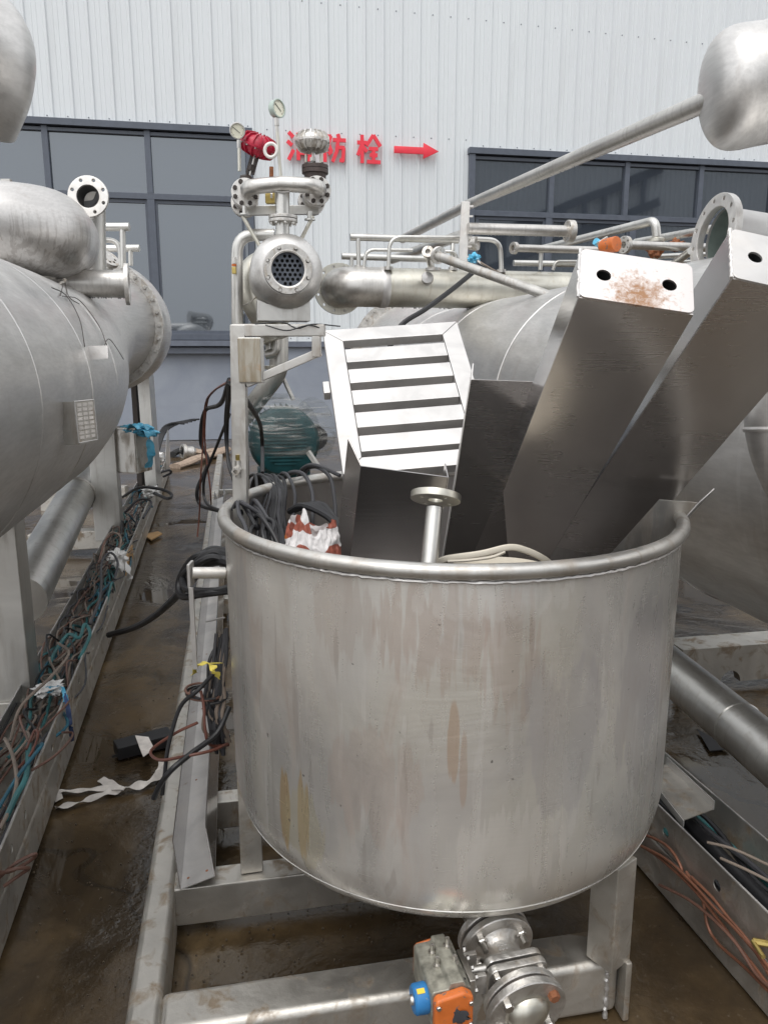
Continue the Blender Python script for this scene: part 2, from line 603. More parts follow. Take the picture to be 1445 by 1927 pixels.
    k = streaky_patch(k, 872, 1450, .016, .09, 50, 4, 15.5, (.54, .38, .27), .6, .56)
    k = streaky_patch(k, 700, 1480, .20, .16, 18, 3, 6.1, (.56, .44, .37), .4)
    k = streaky_patch(k, 535, 1520, .040, .12, 40, 2.0, 2.4, (.58, .38, .14), .9, .58)
    k = streaky_patch(k, 570, 1540, .045, .13, 44, 2.0, 12.4, (.58, .38, .14), .8, .62)
    k = streaky_patch(k, 575, 1560, .14, .12, 12, 2.0, 7.7, (.60, .54, .34), .5)
    k = streaky_patch(k, 960, 1600, .24, .13, 34, 2.2, 9.6, (.86, .83, .78), .75, .66)
    k = streaky_patch(k, 1060, 1380, .20, .22, 14, 4, 4.4, (.50, .48, .50), .5)  # broad grey-lilac area right of the middle
    k = streaky_patch(k, 460, 1250, .14, .30, 16, 2, 6.9, (.47, .48, .49), .55)  # tall darker grey area near the left edge
    k = streaky_patch(k, 1210, 1300, .22, .26, 18, 3, 2.9, (.45, .43, .44), .55)  # tall darker grey area near the right edge
    k = streaky_patch(k, 920, 1130, .35, .05, 30, 14, 5.2, (.88, .86, .82), .4)
    k = mix(nt, remap(nt, speck, .75, .77, 0, .8), k, (.12, .10, .09))
    k = mix(nt, remap(nt, brush, .3, .7, 0, .07), k, (.35, .34, .34))
    nt.links.new(k, b.inputs['Base Color'])
    b.inputs['Metallic'].default_value = .68
    r = remap(nt, wash, .45, .62, .22, .40)
    ad = N(nt, 'ShaderNodeMath', operation='MULTIPLY_ADD')
    nt.links.new(brush, ad.inputs[0])
    ad.inputs[1].default_value = .08
    nt.links.new(r, ad.inputs[2])
    nt.links.new(ad.outputs[0], b.inputs['Roughness'])
    hs_ = N(nt, 'ShaderNodeMath', operation='MULTIPLY_ADD')
    nt.links.new(scr, hs_.inputs[0])
    hs_.inputs[1].default_value = .02
    nt.links.new(cl, hs_.inputs[2])
    nt.links.new(bump(nt, hs_.outputs[0], .2, .02), b.inputs['Normal'])
    return m
M['tank'] = make_tank_mat()

def make_cladding():
    m, nt, b = nodes('pale_grey_cladding')
    s1 = noise_tex(nt, coords(nt, (9, 9, .25)), 1.4, 5)
    f2 = noise_tex(nt, coords(nt), .5, 3)
    k = mix(nt, remap(nt, s1, .45, .75, 0, .16), (.665, .695, .71), (.61, .64, .655))
    k = mix(nt, remap(nt, f2, .4, .7, 0, .35), k, (.70, .725, .735))
    oi = N(nt, 'ShaderNodeObjectInfo')
    k = mix(nt, remap(nt, oi.outputs['Random'], 0, 1, 0, .5), k, (.635, .655, .675))
    st = noise_tex(nt, coords(nt, (2, 2, .35)), 1.1, 5, .6)
    k = mix(nt, remap(nt, st, .58, .8, 0, .4), k, (.55, .565, .57))
    nt.links.new(k, b.inputs['Base Color'])
    b.inputs['Roughness'].default_value = .42
    return m
M['cladding'] = make_cladding()
def make_plinth():
    m, nt, b = nodes('blue_grey_wall_paint')
    f = noise_tex(nt, coords(nt), 1.2, 6, .6, .5)
    st = noise_tex(nt, coords(nt, (1, 1, 6)), 2, 4)
    k = mix(nt, remap(nt, f, .35, .7, 0, 1), (.235, .26, .31), (.30, .325, .37))
    k = mix(nt, remap(nt, st, .55, .75, 0, .4), k, (.24, .25, .28))
    nt.links.new(k, b.inputs['Base Color'])
    b.inputs['Roughness'].default_value = .55
    nt.links.new(bump(nt, f, .2, .01), b.inputs['Normal'])
    return m
M['plinth'] = make_plinth()
def make_glass():
    m, nt, b = nodes('tinted_window_glass')
    b.inputs['Base Color'].default_value = (.030, .036, .045, 1)
    b.inputs['Roughness'].default_value = .03
    b.inputs['IOR'].default_value = 2.35
    b.inputs['Specular Tint'].default_value = (.88, .94, 1.0, 1)
    f = noise_tex(nt, coords(nt), .7, 2)
    nt.links.new(bump(nt, f, .03, .05), b.inputs['Normal'])
    return m
M['glass'] = make_glass()
def make_ground():
    m, nt, b = nodes('wet_concrete')
    v = coords(nt)
    big = noise_tex(nt, v, .9, 6, .62, .8)
    med = noise_tex(nt, v, 4.0, 7, .68, .6)
    fin = noise_tex(nt, v, 55, 4)
    spt = noise_tex(nt, v, 13, 8, .72, .6)
    lane = noise_tex(nt, coords(nt, (4, .5, 1), rot=(0, 0, -YAW)), 1.3, 6, .6)
    crk = N(nt, 'ShaderNodeTexVoronoi', feature='DISTANCE_TO_EDGE')
    crk.inputs['Scale'].default_value = .55
    wv = N(nt, 'ShaderNodeVectorMath', operation='MULTIPLY_ADD')
    nn_ = N(nt, 'ShaderNodeTexNoise')
    nn_.inputs['Scale'].default_value = 3
    nt.links.new(v, nn_.inputs['Vector'])
    nt.links.new(nn_.outputs['Color'], wv.inputs[0])
    wv.inputs[1].default_value = (.5, .5, .5)
    nt.links.new(v, wv.inputs[2])
    nt.links.new(wv.outputs[0], crk.inputs['Vector'])
    k = mix(nt, remap(nt, big, .36, .64, 0, 1), (.042, .029, .017), (.13, .087, .043))
    k = mix(nt, remap(nt, lane, .5, .66, 0, .55), k, (.14, .098, .052))
    k = mix(nt, remap(nt, med, .52, .70, 0, .55), k, (.058, .039, .021))
    k = mix(nt, remap(nt, spt, .54, .68, 0, .4), k, (.034, .024, .016))
    k = mix(nt, remap(nt, spt, .40, .30, 0, .4), k, (.14, .10, .06))
    k = mix(nt, remap(nt, fin, .64, .74, 0, .45), k, (.18, .15, .11))
    k = mix(nt, remap(nt, crk.outputs['Distance'], .012, .0, 0, .8), k, (.012, .010, .008))
    pud = noise_tex(nt, v, 1.2, 7, .60, .5)
    wet = remap(nt, pud, .45, .53, 0, 1)
    wk = N(nt, 'ShaderNodeMath', operation='MULTIPLY')
    nt.links.new(wet, wk.inputs[0])
    wk.inputs[1].default_value = .62
    k = mix(nt, wk.outputs[0], k, (.026, .019, .012))
    nt.links.new(k, b.inputs['Base Color'])
    dry = remap(nt, med, .35, .7, .10, .34)
    r = N(nt, 'ShaderNodeMix', data_type='FLOAT')
    nt.links.new(wet, r.inputs['Factor'])
    nt.links.new(dry, r.inputs['A'])
    r.inputs['B'].default_value = .025
    nt.links.new(r.outputs['Result'], b.inputs['Roughness'])
    b.inputs['IOR'].default_value = 1.5
    hh = N(nt, 'ShaderNodeMath', operation='MULTIPLY_ADD')
    nt.links.new(spt, hh.inputs[0])
    hh.inputs[1].default_value = .5
    nt.links.new(med, hh.inputs[2])
    hm = N(nt, 'ShaderNodeMath', operation='MULTIPLY')
    nt.links.new(hh.outputs[0], hm.inputs[0])
    nt.links.new(remap(nt, pud, .47, .57, 1.0, .05), hm.inputs[1])
    nt.links.new(bump(nt, hm.outputs[0], .20, .02), b.inputs['Normal'])
    return m
M['ground'] = make_ground()
def make_box_rust():
    m, nt, b = nodes('stained_junction_box_lid')
    s = noise_tex(nt, coords(nt, (40, 40, 6)), 1.3, 6, .6, .6)
    r = noise_tex(nt, coords(nt), 14, 3, .5, .5)
    k = mix(nt, remap(nt, s, .4, .62, 0, 1), (.44, .41, .35), (.30, .25, .18))
    k = mix(nt, remap(nt, r, .5, .66, 0, .8), k, (.40, .21, .07))
    nt.links.new(k, b.inputs['Base Color'])
    b.inputs['Metallic'].default_value = .55
    b.inputs['Roughness'].default_value = .45
    return m
M['box_rust'] = make_box_rust()
def make_endplate(pc=(0, 0, 0)):
    m, nt, b = nodes('rust_spotted_end_plate')
    v = coords(nt)
    f = noise_tex(nt, v, 75, 8, .75, .4)
    g = N(nt, 'ShaderNodeTexGradient', gradient_type='SPHERICAL')
    mp = N(nt, 'ShaderNodeMapping')
    mp.inputs['Location'].default_value = tuple(-11.5 * q for q in pc)
    mp.inputs['Scale'].default_value = (11.5, 11.5, 11.5)
    tc = N(nt, 'ShaderNodeTexCoord')
    nt.links.new(tc.outputs['Object'], mp.inputs['Vector'])
    nt.links.new(mp.outputs['Vector'], g.inputs['Vector'])
    mu = N(nt, 'ShaderNodeMath', operation='MULTIPLY_ADD')
    nt.links.new(g.outputs['Fac'], mu.inputs[0])
    mu.inputs[1].default_value = .36
    nt.links.new(f, mu.inputs[2])
    k = mix(nt, remap(nt, mu.outputs[0], .60, .84, 0, .95), (.66, .62, .60), (.33, .17, .08))
    nt.links.new(k, b.inputs['Base Color'])
    nt.links.new(remap(nt, mu.outputs[0], .6, .8, .95, .2), b.inputs['Metallic'])
    nt.links.new(remap(nt, mu.outputs[0], .6, .8, .42, .85), b.inputs['Roughness'])
    return m
def make_bag():
    m, nt, b = nodes('patterned_polythene')
    vo = N(nt, 'ShaderNodeTexVoronoi')
    vo.inputs['Scale'].default_value = 21
    vo.voronoi_dimensions = '2D'
    tcb = N(nt, 'ShaderNodeTexCoord')
    sx_ = N(nt, 'ShaderNodeSeparateXYZ')
    cx_ = N(nt, 'ShaderNodeCombineXYZ')
    nt.links.new(tcb.outputs['Object'], sx_.inputs[0])
    nt.links.new(sx_.outputs['X'], cx_.inputs['X'])
    nt.links.new(sx_.outputs['Z'], cx_.inputs['Y'])
    v = cx_.outputs[0]
    wn_ = N(nt, 'ShaderNodeTexNoise')
    wn_.inputs['Scale'].default_value = 16
    nt.links.new(v, wn_.inputs['Vector'])
    wa = N(nt, 'ShaderNodeVectorMath', operation='MULTIPLY_ADD')
    nt.links.new(wn_.outputs['Color'], wa.inputs[0])
    wa.inputs[1].default_value = (.05, .05, 0)
    nt.links.new(v, wa.inputs[2])
    nt.links.new(wa.outputs[0], vo.inputs['Vector'])
    f = noise_tex(nt, v, 30, 3)
    k = ramp(nt, vo.outputs['Distance'], [(0.0, (.36, .11, .075)), (.36, (.38, .12, .085)), (.38, (.85, .82, .81))])
    orange = noise_tex(nt, v, 9, 2)
    om = N(nt, 'ShaderNodeMath', operation='MULTIPLY')
    nt.links.new(remap(nt, orange, .55, .62, 0, .9), om.inputs[0])
    nt.links.new(remap(nt, vo.outputs['Distance'], .36, .38, 1, 0), om.inputs[1])
    k = mix(nt, om.outputs[0], k, (.60, .19, .03))
    nt.links.new(k, b.inputs['Base Color'])
    b.inputs['Roughness'].default_value = .3
    nt.links.new(bump(nt, f, .3, .01), b.inputs['Normal'])
    return m
M['bag'] = make_bag()
def make_wrap():
    m, nt, b = nodes('cling_film')
    nt.nodes.remove(b)
    out = nt.nodes['Material Output']
    tr = N(nt, 'ShaderNodeBsdfTransparent')
    tr.inputs['Color'].default_value = (.93, .94, .94, 1)
    gl = N(nt, 'ShaderNodeBsdfPrincipled')
    gl.inputs['Base Color'].default_value = (.62, .61, .58, 1)
    gl.inputs['Roughness'].default_value = .18
    f = noise_tex(nt, coords(nt, (1.6, 1.6, 16), rot=(.2, .5, 0)), 1.6, 4, .6, .7)
    nt.links.new(bump(nt, f, .5, .02), gl.inputs['Normal'])
    mx = N(nt, 'ShaderNodeMixShader')
    nt.links.new(remap(nt, f, .50, .70, .07, .58), mx.inputs[0])
    nt.links.new(tr.outputs[0], mx.inputs[1])
    nt.links.new(gl.outputs[0], mx.inputs[2])
    nt.links.new(mx.outputs[0], out.inputs['Surface'])
    return m
M['wrap'] = make_wrap()
def make_nameplate():
    m, nt, b = nodes('printed_nameplate')
    br = N(nt, 'ShaderNodeTexBrick')
    br.inputs['Scale'].default_value = 1
    br.inputs['Color1'].default_value = (.62, .60, .56, 1)
    br.inputs['Color2'].default_value = (.50, .48, .45, 1)
    br.inputs['Mortar'].default_value = (.05, .05, .05, 1)
    br.offset = 0
    br.inputs['Mortar Size'].default_value = .006
    br.inputs['Brick Width'].default_value = .042
    br.inputs['Row Height'].default_value = .038
    tc = N(nt, 'ShaderNodeTexCoord')
    nt.links.new(tc.outputs['UV'], br.inputs['Vector'])
    nt.links.new(br.outputs['Color'], b.inputs['Base Color'])
    b.inputs['Roughness'].default_value = .4
    return m

# ------------------------------------------------------------------ reusable meshes and builders
def hexprism(r, h, n=6):
    return MB().lathe(Vector((0, 0, 0)), Z, [(0, 0), (0, r), (h * .8, r), (h, r * .86), (h, 0)], n)
BOLT = hexprism(1, 1.1).mesh('bolt', M['bolt'], sharp=20)
BOLT_DARK = hexprism(1, 1.1).mesh('bolt', M['dark_bolt'], sharp=20)
BOLT_RUST = hexprism(1, 1.1).mesh('bolt', M['rust'], sharp=20)

def bolts(t, parent, c, axis, rad_, n, size, me=None, phase=0.0, name='bolt'):
    ax, s, u = frame_of(axis)
    q = Z.rotation_difference(ax)
    for k in range(n):
        a = 2 * math.pi * k / n + phase
        o = t.share(name, me or BOLT, c + (s * math.cos(a) + u * math.sin(a)) * rad_, parent, q)
        o.scale = (size, size, size)

def ring_flange(c, axis, r0, r1, th, holes=8, hr=None, n=40):
    """round flange with a bore r0 and a ring of bolt holes"""
    ax, s, u = frame_of(axis)
    mb = MB()
    pc = (r0 + r1) / 2 + (r1 - r0) * .08
    hr = hr or (r1 - r0) * .17
    outer = [(r1 * math.cos(2 * math.pi * k / n), r1 * math.sin(2 * math.pi * k / n)) for k in range(n)]
    hs_ = [(0, 0, r0, 28)] if r0 > 1e-4 else []
    hs_ += [(pc * math.cos(2 * math.pi * (k + .5) / holes), pc * math.sin(2 * math.pi * (k + .5) / holes), hr, 10) for k in range(holes)]
    mb.plate(c, s, u, outer, hs_, -th)
    return mb

def straight_pipe(a, b, r, n=20, wall=None):
    return MB().tube([a, b], r, n) if not wall else MB().lathe(a, b - a, [(0, r - wall), (0, r), ((b - a).length, r), ((b - a).length, r - wall), (0, r - wall)], n)

def droplets(t, a, b, r, count, size=.006, parent=None):
    """water beads hanging from the underside of a pipe"""
    mb = MB()
    for _ in range(count):
        k = random.random()
        q = a.lerp(b, k) + Vector((0, 0, -1)) * (r + size * .3) + Vector((random.uniform(-1, 1), random.uniform(-1, 1), 0)) * r * .12
        s = size * random.uniform(.6, 1.2)
        mb.lathe(q, Z, [(-s * 1.1, 0), (-s * .7, s * .6), (0, s * .7), (s, s * .35), (s * 1.6, 0)], 6)
    t.part('water_drops', mb, M['drop'], parent, kind='stuff')
def make_drop():
    m, nt, b = nodes('water_drop')
    b.inputs['Base Color'].default_value = (.25, .25, .26, 1)
    b.inputs['Roughness'].default_value = .03
    b.inputs['IOR'].default_value = 1.8
    return m
M['drop'] = make_drop()

def uchannel(a, b, w, h, th, up, lipcut=0.0):
    """U section, open towards up, from a to b (centre of its floor)"""
    t, s, u = frame_of(b - a, up)
    mb = MB()
    L = (b - a).length
    c = (a + b) / 2
    mb.box(c + u * th / 2, L, w, th, (t, s, u))
    for sg in (-1, 1):
        p0 = a + s * (sg * (w / 2 - th / 2))
        p1 = b + s * (sg * (w / 2 - th / 2))
        poly = [p0 + u * th, p0 + u * th + t * 0.0, p0 + u * h + t * lipcut, p1 + u * h, p1 + u * th]
        poly = [q - s * th / 2 for q in poly]
        mb.prism([poly[0]] + poly[2:], s * th)
    return mb

# ================================================================== SETTING
def struct(name, mb, mat, **k):
    o = single(name, None, None, mb, mat, kind='structure', loc=(0, 0, 0), **k)
    return o
# ground: one sheet, finely divided and gently uneven where the camera looks
gm = MB()
xs = [-120, -60, -30, -15, -8] + [-5 + .25 * i for i in range(41)] + [8, 15, 30, 60, 120]
ys = [-120, -60, -30, -12, -5, -2, 0] + [.5 + .25 * i for i in range(60)] + [18, 25, 40, 80, 120]
gv = [Vector((x, y, .006 * noise.noise(Vector((x * 1.3, y * 1.3, 0))) - .006)) for y in ys for x in xs]
nx = len(xs)
gm.add(gv, [(j * nx + i, j * nx + i + 1, (j + 1) * nx + i + 1, (j + 1) * nx + i) for j in range(len(ys) - 1) for i in range(nx - 1)])
struct('ground', gm, M['ground'])

# ---- the hall: plinth, cladding in sheets, windows
LW_R, Z_HEAD = WS(474, 300)[0], WS(440, 243)[1]
RW_L = WS(880, 330)[0]
Z_SILL = WS(360, 640)[1]
Z_TOP = Z_HEAD + 7.0
Z_CL = Z_SILL - .02
hall = T('factory_building', 'long pale grey corrugated hall with dark framed windows behind the machines', 'building', wp(0, 0, 0))
pl = MB().box((wp(-16, 0, -.25) + wp(26, 0, -.25)) / 2 + Z * (Z_CL / 2 - .02), 42, .42, Z_CL - .04, (U, D, Z))
hall.part('plinth', pl, M['plinth'])
core = MB().box((wp(-16, 0, -.35) + wp(26, 0, -.35)) / 2 + Z * ((Z_CL + Z_TOP) / 2), 42, .3, Z_TOP - Z_CL, (U, D, Z))
hall.part('wall', core, M['black_dull'])
NSH = 4
PITCH_S = (RW_L - LW_R) / NSH
def sheet_mesh(h):
    """one cladding sheet: three tall ribs and faint stiffeners, lapped at its left edge"""
    w = PITCH_S
    prof = []
    rp = w / 3
    for i in range(3):
        x = i * rp
        prof += [(x, 0), (x + rp * .06, .034), (x + rp * .16, .034), (x + rp * .22, 0)]
        for q in (.45, .68):
            prof += [(x + rp * (q - .02), 0), (x + rp * q, .006), (x + rp * (q + .05), .006), (x + rp * (q + .07), 0)]
    prof.append((w + .012, 0.002))
    mb = MB()
    n = len(prof)
    vs = [U * x - D * (y + .012) + Z * z for z in (0, h) for x, y in prof]
    mb.add(vs, [(i, i + 1, n + i + 1, n + i) for i in range(n - 1)])
    return mb.mesh('cladding_sheet', M['cladding'], sharp=25)
HI, LO = sheet_mesh(Z_TOP - Z_HEAD), sheet_mesh(Z_TOP - Z_CL)
HIR = None
Z_HEADR = WS(1100, 291)[1]
HIR = sheet_mesh(Z_TOP - Z_HEADR)
for i in range(-14, 24):
    s = LW_R + i * PITCH_S
    if i < 0:
        hall.share('cladding_sheet', HI, wp(s, Z_HEAD))
    elif i < NSH:
        hall.share('cladding_sheet', LO, wp(s, Z_CL))
    else:
        hall.share('cladding_sheet', HIR, wp(s, Z_HEADR))
# screw rows
scr = MB()
def screw(s, z):
    c = wp(s, z, .012)
    scr.lathe(c, -D, [(0, .0), (0, .012), (.008, .010), (.012, .005), (.012, 0)], 6)
for i in range(-14 * 3, 24 * 3):
    s = LW_R + (i + .85) * PITCH_S / 3
    zz = Z_HEAD if s < LW_R else (Z_CL if s < RW_L else Z_HEADR)
    screw(s, zz + .06)
    if LW_R <= s < RW_L:
        screw(s, Z_HEAD + .02)
    a, b = WS(640, 10), WS(1330, 84)
    screw(s, a[1] + (b[1] - a[1]) * (s - a[0]) / (b[0] - a[0]))
hall.part('screws', scr, M['alu_light'], kind='stuff')
fl = MB().bar(wp(LW_R, Z_CL - .05, .02), wp(RW_L, Z_CL - .05, .02), .05, .10)
hall.part('flashing', fl, M['alu_light'])

def window(s0, s1, z0, z1, zt, ups, lows, sash):
    """one long window: frame, mullions and transom as bars, each pane its own sheet"""
    fw = .11
    f = MB()
    def hb(a, b, z, h, off=.03, d=.12):
        f.bar(wp(a, z, off), wp(b, z, off), d, h)
    def vb(s, a, b, w, off=.03, d=.118):
        f.box(wp(s, (a + b) / 2, off), w, d, b - a, (U, D, Z))
    hb(s0 - .02, s1 + .02, z1 - fw / 2, fw, .06, .18)
    hb(s0 - .02, s1 + .02, z0 + fw / 2, fw, .06, .18)
    hb(s0 + .01, s1 - .01, z1 - fw - .05, .06, .01)
    vb(s0 + fw / 2, z0 + fw, z1 - fw, fw, .05, .15)
    vb(s1 - fw / 2, z0 + fw, z1 - fw, fw, .05, .15)
    hb(s0 + fw, s1 - fw, zt, .10, .035, .11)
    for s in ups:
        vb(s, zt + .05, z1 - fw, .10)
    for s in lows:
        vb(s, z0 + fw, zt - .05, .13)
    fo = hall.part('window', f, M['alu'], bevel=.006)
    ue = [s0 + fw] + list(ups) + [s1 - fw]
    le = [s0 + fw] + list(lows) + [s1 - fw]
    for ed, a, b in ((ue, zt + .05, z1 - fw - .08), (le, z0 + fw, zt - .05)):
        for i in range(len(ed) - 1):
            q = MB().box(wp((ed[i] + ed[i + 1]) / 2, (a + b) / 2, .004 + random.uniform(-.002, .002)), ed[i + 1] - ed[i] - .01, .012, b - a, (U, D, Z))
            rot = Matrix.Rotation(random.uniform(-.004, .004), 3, Z)
            hall.part('pane', q, M['glass'], fo)
    if sash:
        sb = MB()
        for i in range(len(le) - 1):
            a, b = le[i] + .05, le[i + 1] - .05
            for z in (z0 + fw + .03, zt - .08):
                sb.bar(wp(a, z, .02), wp(b, z, .02), .05, .06)
            for s in (a + .03, b - .03):
                sb.box(wp(s, (z0 + fw + zt - .05) / 2, .022), .05, .05, zt - z0 - fw - .12, (U, D, Z))
        hall.part('sash', sb, M['alu'], fo)
z_t = WS(281, 371)[1]
window(-11.5, LW_R, Z_SILL, Z_HEAD, z_t, [WS(-330, 300)[0], WS(-110, 300)[0], WS(90, 300)[0], WS(281, 310)[0]],
       [WS(-200, 450)[0], WS(60, 450)[0], WS(291, 480)[0]], True)
z_tr = WS(1100, 409)[1]
window(RW_L, 22.0, Z_SILL, Z_HEADR, z_tr, [WS(1035, 345)[0], WS(1175, 350)[0], WS(1313, 360)[0], WS(1450, 370)[0], WS(1600, 370)[0]],
       [WS(1028, 450)[0], WS(1185, 450)[0], WS(1330, 450)[0], WS(1480, 450)[0]], True)
# sill ledges under the windows
for a, b in ((-11.5, LW_R + .06), (RW_L - .05, 22.0)):
    led = MB().bar(wp(a, Z_SILL - .06, .09), wp(b, Z_SILL - .06, .09), .26, .10)
    led.bar(wp(a, Z_SILL - .19, .05), wp(b, Z_SILL - .19, .05), .16, .11)
    hall.part('sill', led, M['alu_light'], bevel=.006)
# small white sticker with a 3 on the left window
def text_mesh(txt, size, ext, off):
    cu = bpy.data.curves.new('lettering', 'FONT')
    cu.body = txt
    cu.size = size
    cu.extrude = ext
    cu.offset = off
    cu.align_x, cu.align_y = 'CENTER', 'CENTER'
    o = bpy.data.objects.new('lettering', cu)
    col.objects.link(o)
    dg = bpy.context.evaluated_depsgraph_get()
    me = bpy.data.meshes.new_from_object(o.evaluated_get(dg))
    bpy.data.objects.remove(o)
    return me
def rotq(x, y):
    z = x.cross(y)
    return Matrix((x, y, z)).transposed().to_quaternion()
st = MB().box(W(299, 519, .02), .075, .004, .085, (U, D, Z))
so = hall.part('sticker', st, M['plastic_white'])
m3 = text_mesh('3', .085, .001, .002)
m3.materials.clear()
m3.materials.append(M['black_dull'])
hall.share('number', m3, W(299, 519, .024), so, rotq(U, Z))

# ---- red wall lettering and arrow
STROKES = {
    'xiao': [((6, 97), (25, 80)), ((0, 66), (19, 51)), ((4, 0), (25, 36)), ((67, 102), (67, 68)), ((43, 97), (53, 76)), ((93, 97), (82, 76)),
             ((44, 68), (44, 0)), ((38, 67), (96, 67)), ((90, 67), (90, 2)), ((92, 5), (74, 3)), ((46, 46), (90, 46)), ((46, 26), (90, 26))],
    'fang': [((10, 96), (10, -2)), ((6, 92), (38, 92)), ((36, 94), (25, 62)), ((26, 64), (38, 36)), ((40, 38), (24, 28)),
             ((66, 102), (72, 84)), ((44, 80), (100, 80)), ((66, 80), (61, 38)), ((62, 42), (42, 0)), ((64, 53), (94, 53)), ((91, 54), (86, 2)), ((90, 5), (72, 7))],
    'shuan': [((0, 73), (42, 73)), ((21, 101), (21, -2)), ((21, 68), (2, 26)), ((22, 62), (41, 40)), ((69, 102), (40, 62)), ((69, 102), (100, 62)),
              ((50, 52), (90, 52)), ((54, 29), (87, 29)), ((42, 4), (100, 4)), ((70, 52), (70, 4))]}
def letter(ch, px, py, hpx, label):
    c = W(px, py, .10)
    u = rpx(hpx, c) / 100
    mb = MB()
    for i, ((x0, y0), (x1, y1)) in enumerate(STROKES[ch]):
        a = c + U * ((x0 - 50) * u * .92) + Z * ((y0 - 50) * u)
        b = c + U * ((x1 - 50) * u * .92) + Z * ((y1 - 50) * u)
        mb.bar(a, b, .036 + .0011 * i, 13.5 * u, D.cross(b - a))
    single('sign_character', label, 'sign letter', mb, M['red_sign'], 'red sign on the cladding')
letter('xiao', 564, 275, 50, 'red raised character half hidden behind the silver valve actuator')
letter('fang', 629, 279, 48, 'red raised character just to the right of the silver valve actuator')
letter('shuan', 694, 281, 48, 'red raised character next to the tail of the red arrow')
ac = W(783, 284, .10)
k = depth(ac) / FPX
arr = [(-42, -6), (13, -6), (13, -14), (42, 0), (13, 14), (13, 6), (-42, 6)]
single('sign_arrow', 'red raised arrow pointing right on the cladding', 'sign arrow',
       MB().prism([ac + U * (a * k * 1.02) - Z * (b * k) for a, b in arr], -D * .04), M['red_sign'], 'red sign on the cladding', bevel=.004)

# ---- a corrugated hall across the yard, behind the camera: only seen mirrored in the right-hand window
opp = T('factory_building', 'grey corrugated hall across the yard, mirrored in the window panes to the right', 'building', (30, -17, 0))
om = MB()
O0 = Vector((6, -17, 0))
n = 150
vs = []
for zz in (0, 13.0):
    for i in range(n):
        b0 = O0 + U * (i * .36)
        vs += [b0 + Z * zz, b0 + U * .06 + D * .10 + Z * zz, b0 + U * .15 + D * .10 + Z * zz, b0 + U * .21 + Z * zz]
m4 = n * 4
om.add(vs, [(i, i + 1, m4 + i + 1, m4 + i) for i in range(m4 - 1)])
opp.part('wall', om, plain('grey_hall_cladding', (.62, .64, .66), .5, 0, .1))
opp.part('roof', MB().box(O0 + U * 27 - D * 3 + Z * 13.1, 54, 6, .2, (U, D, Z)), M['alu'])
stair = MB()
for o_ in (0.0, 1.9):
    stair.bar(O0 + U * 6 + D * .4 + Z * (4 + o_), O0 + U * 24 + D * .4 + Z * (11 + o_), .12, .5)
for i in range(14):
    q = O0 + U * (6 + i * 1.3) + D * .4 + Z * (4.1 + i * .505)
    stair.bar(q, q + Z * 1.9, .12, .3)
opp.part('stair_rail', stair, M['alu'])

# ================================================================== FOREGROUND TANK
TZ, TB, TR = 1.205, .425, .588
def oval(mb):
    for v in mb.v:
        v.y = TC.y + (v.y - TC.y) * TYS
    return mb
tank = T('open_tank', 'large open stainless steel tank with run-off stains standing in front on three legs', 'tank', (TC.x, TC.y, .16))
c0 = Vector((TC.x, TC.y, 0))
sh = MB()
prof = [(TB - .045, 0), (TB - .045, .2), (TB - .022, TR - .10), (TB - .012, TR - .062), (TB - .008, TR - .050), (TB + .004, TR - .037), (TB + .022, TR - .024), (TB + .045, TR - .013), (TB + .07, TR - .006), (TB + .10, TR - .001)]
NSEG = 24
for i in range(NSEG + 1):
    prof.append((TB + .12 + (TZ - TB - .12) * i / NSEG, TR))
sh.lathe(c0, Z, prof, 192)
# gentle dents in the shell
for v in sh.v:
    d = v - Vector((TC.x, TC.y, v.z))
    if d.length > TR - .02:
        a = math.atan2(d.y, d.x)
        k = (.0045 * noise.noise(Vector((math.cos(a) * 2.2, math.sin(a) * 2.2, v.z * 2.0)))
             - .004 * math.exp(-(((a + 1.75) / .09) ** 2 + ((v.z - .74) / .09) ** 2)))
        v += d.normalized() * k * (1 if v.z < TZ - .03 else .3)
shell = tank.part('shell', oval(sh), M['tank'], sharp=60)
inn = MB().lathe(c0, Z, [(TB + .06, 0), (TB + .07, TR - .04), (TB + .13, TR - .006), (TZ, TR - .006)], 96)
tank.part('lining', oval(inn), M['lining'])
rim = [c0 + Vector((math.cos(2 * math.pi * i / 120) * (TR + .001), math.sin(2 * math.pi * i / 120) * (TR + .001), TZ + .008)) for i in range(120)]
tank.part('rim', oval(MB().tube(rim, .0162, 14, closed=True)), M['brushed'])
wd = []
for i in range(360):
    a = 2 * math.pi * i / 360
    r = TR + .0035 + random.uniform(-.0012, .0012)
    wd.append(c0 + Vector((math.cos(a) * r, math.sin(a) * r, TZ - .0125 + random.uniform(-.0012, .0012))))
tank.part('weld_bead', oval(MB().tube(wd, [.0035 + random.uniform(-.001, .0012) for _ in wd], 6, closed=True)), M['bright'])
sm = [c0 + Vector((math.cos(2 * math.pi * i / 120) * (TR - .0185), math.sin(2 * math.pi * i / 120) * (TR - .0185), TB + .034)) for i in range(120)]
tank.part('seam', oval(MB().tube(sm, .0022, 6, closed=True)), M['tank'])
def tank_leg(px, py, rot, w, hi=.02):
    b = G(px, py, .162)
    ax = (Vector((math.cos(rot), math.sin(rot), 0)), Vector((-math.sin(rot), math.cos(rot), 0)), Z)
    m = MB().box(Vector((b.x, b.y, .162 + (TB + hi - .162) / 2)), w, w, TB + hi - .162, ax)
    tank.part('leg', m, M['frame'], bevel=.004)
    return b
tank_leg(1143, 1803, rad(38), .075)
tank_leg(474, 1630, rad(12), .062, .03)
lb = c0 + Vector((math.cos(rad(68)), math.sin(rad(68)), 0)) * .52
tank.part('leg', MB().box(Vector((lb.x, lb.y, .36)), .07, .07, .40), M['frame'], bevel=.004)
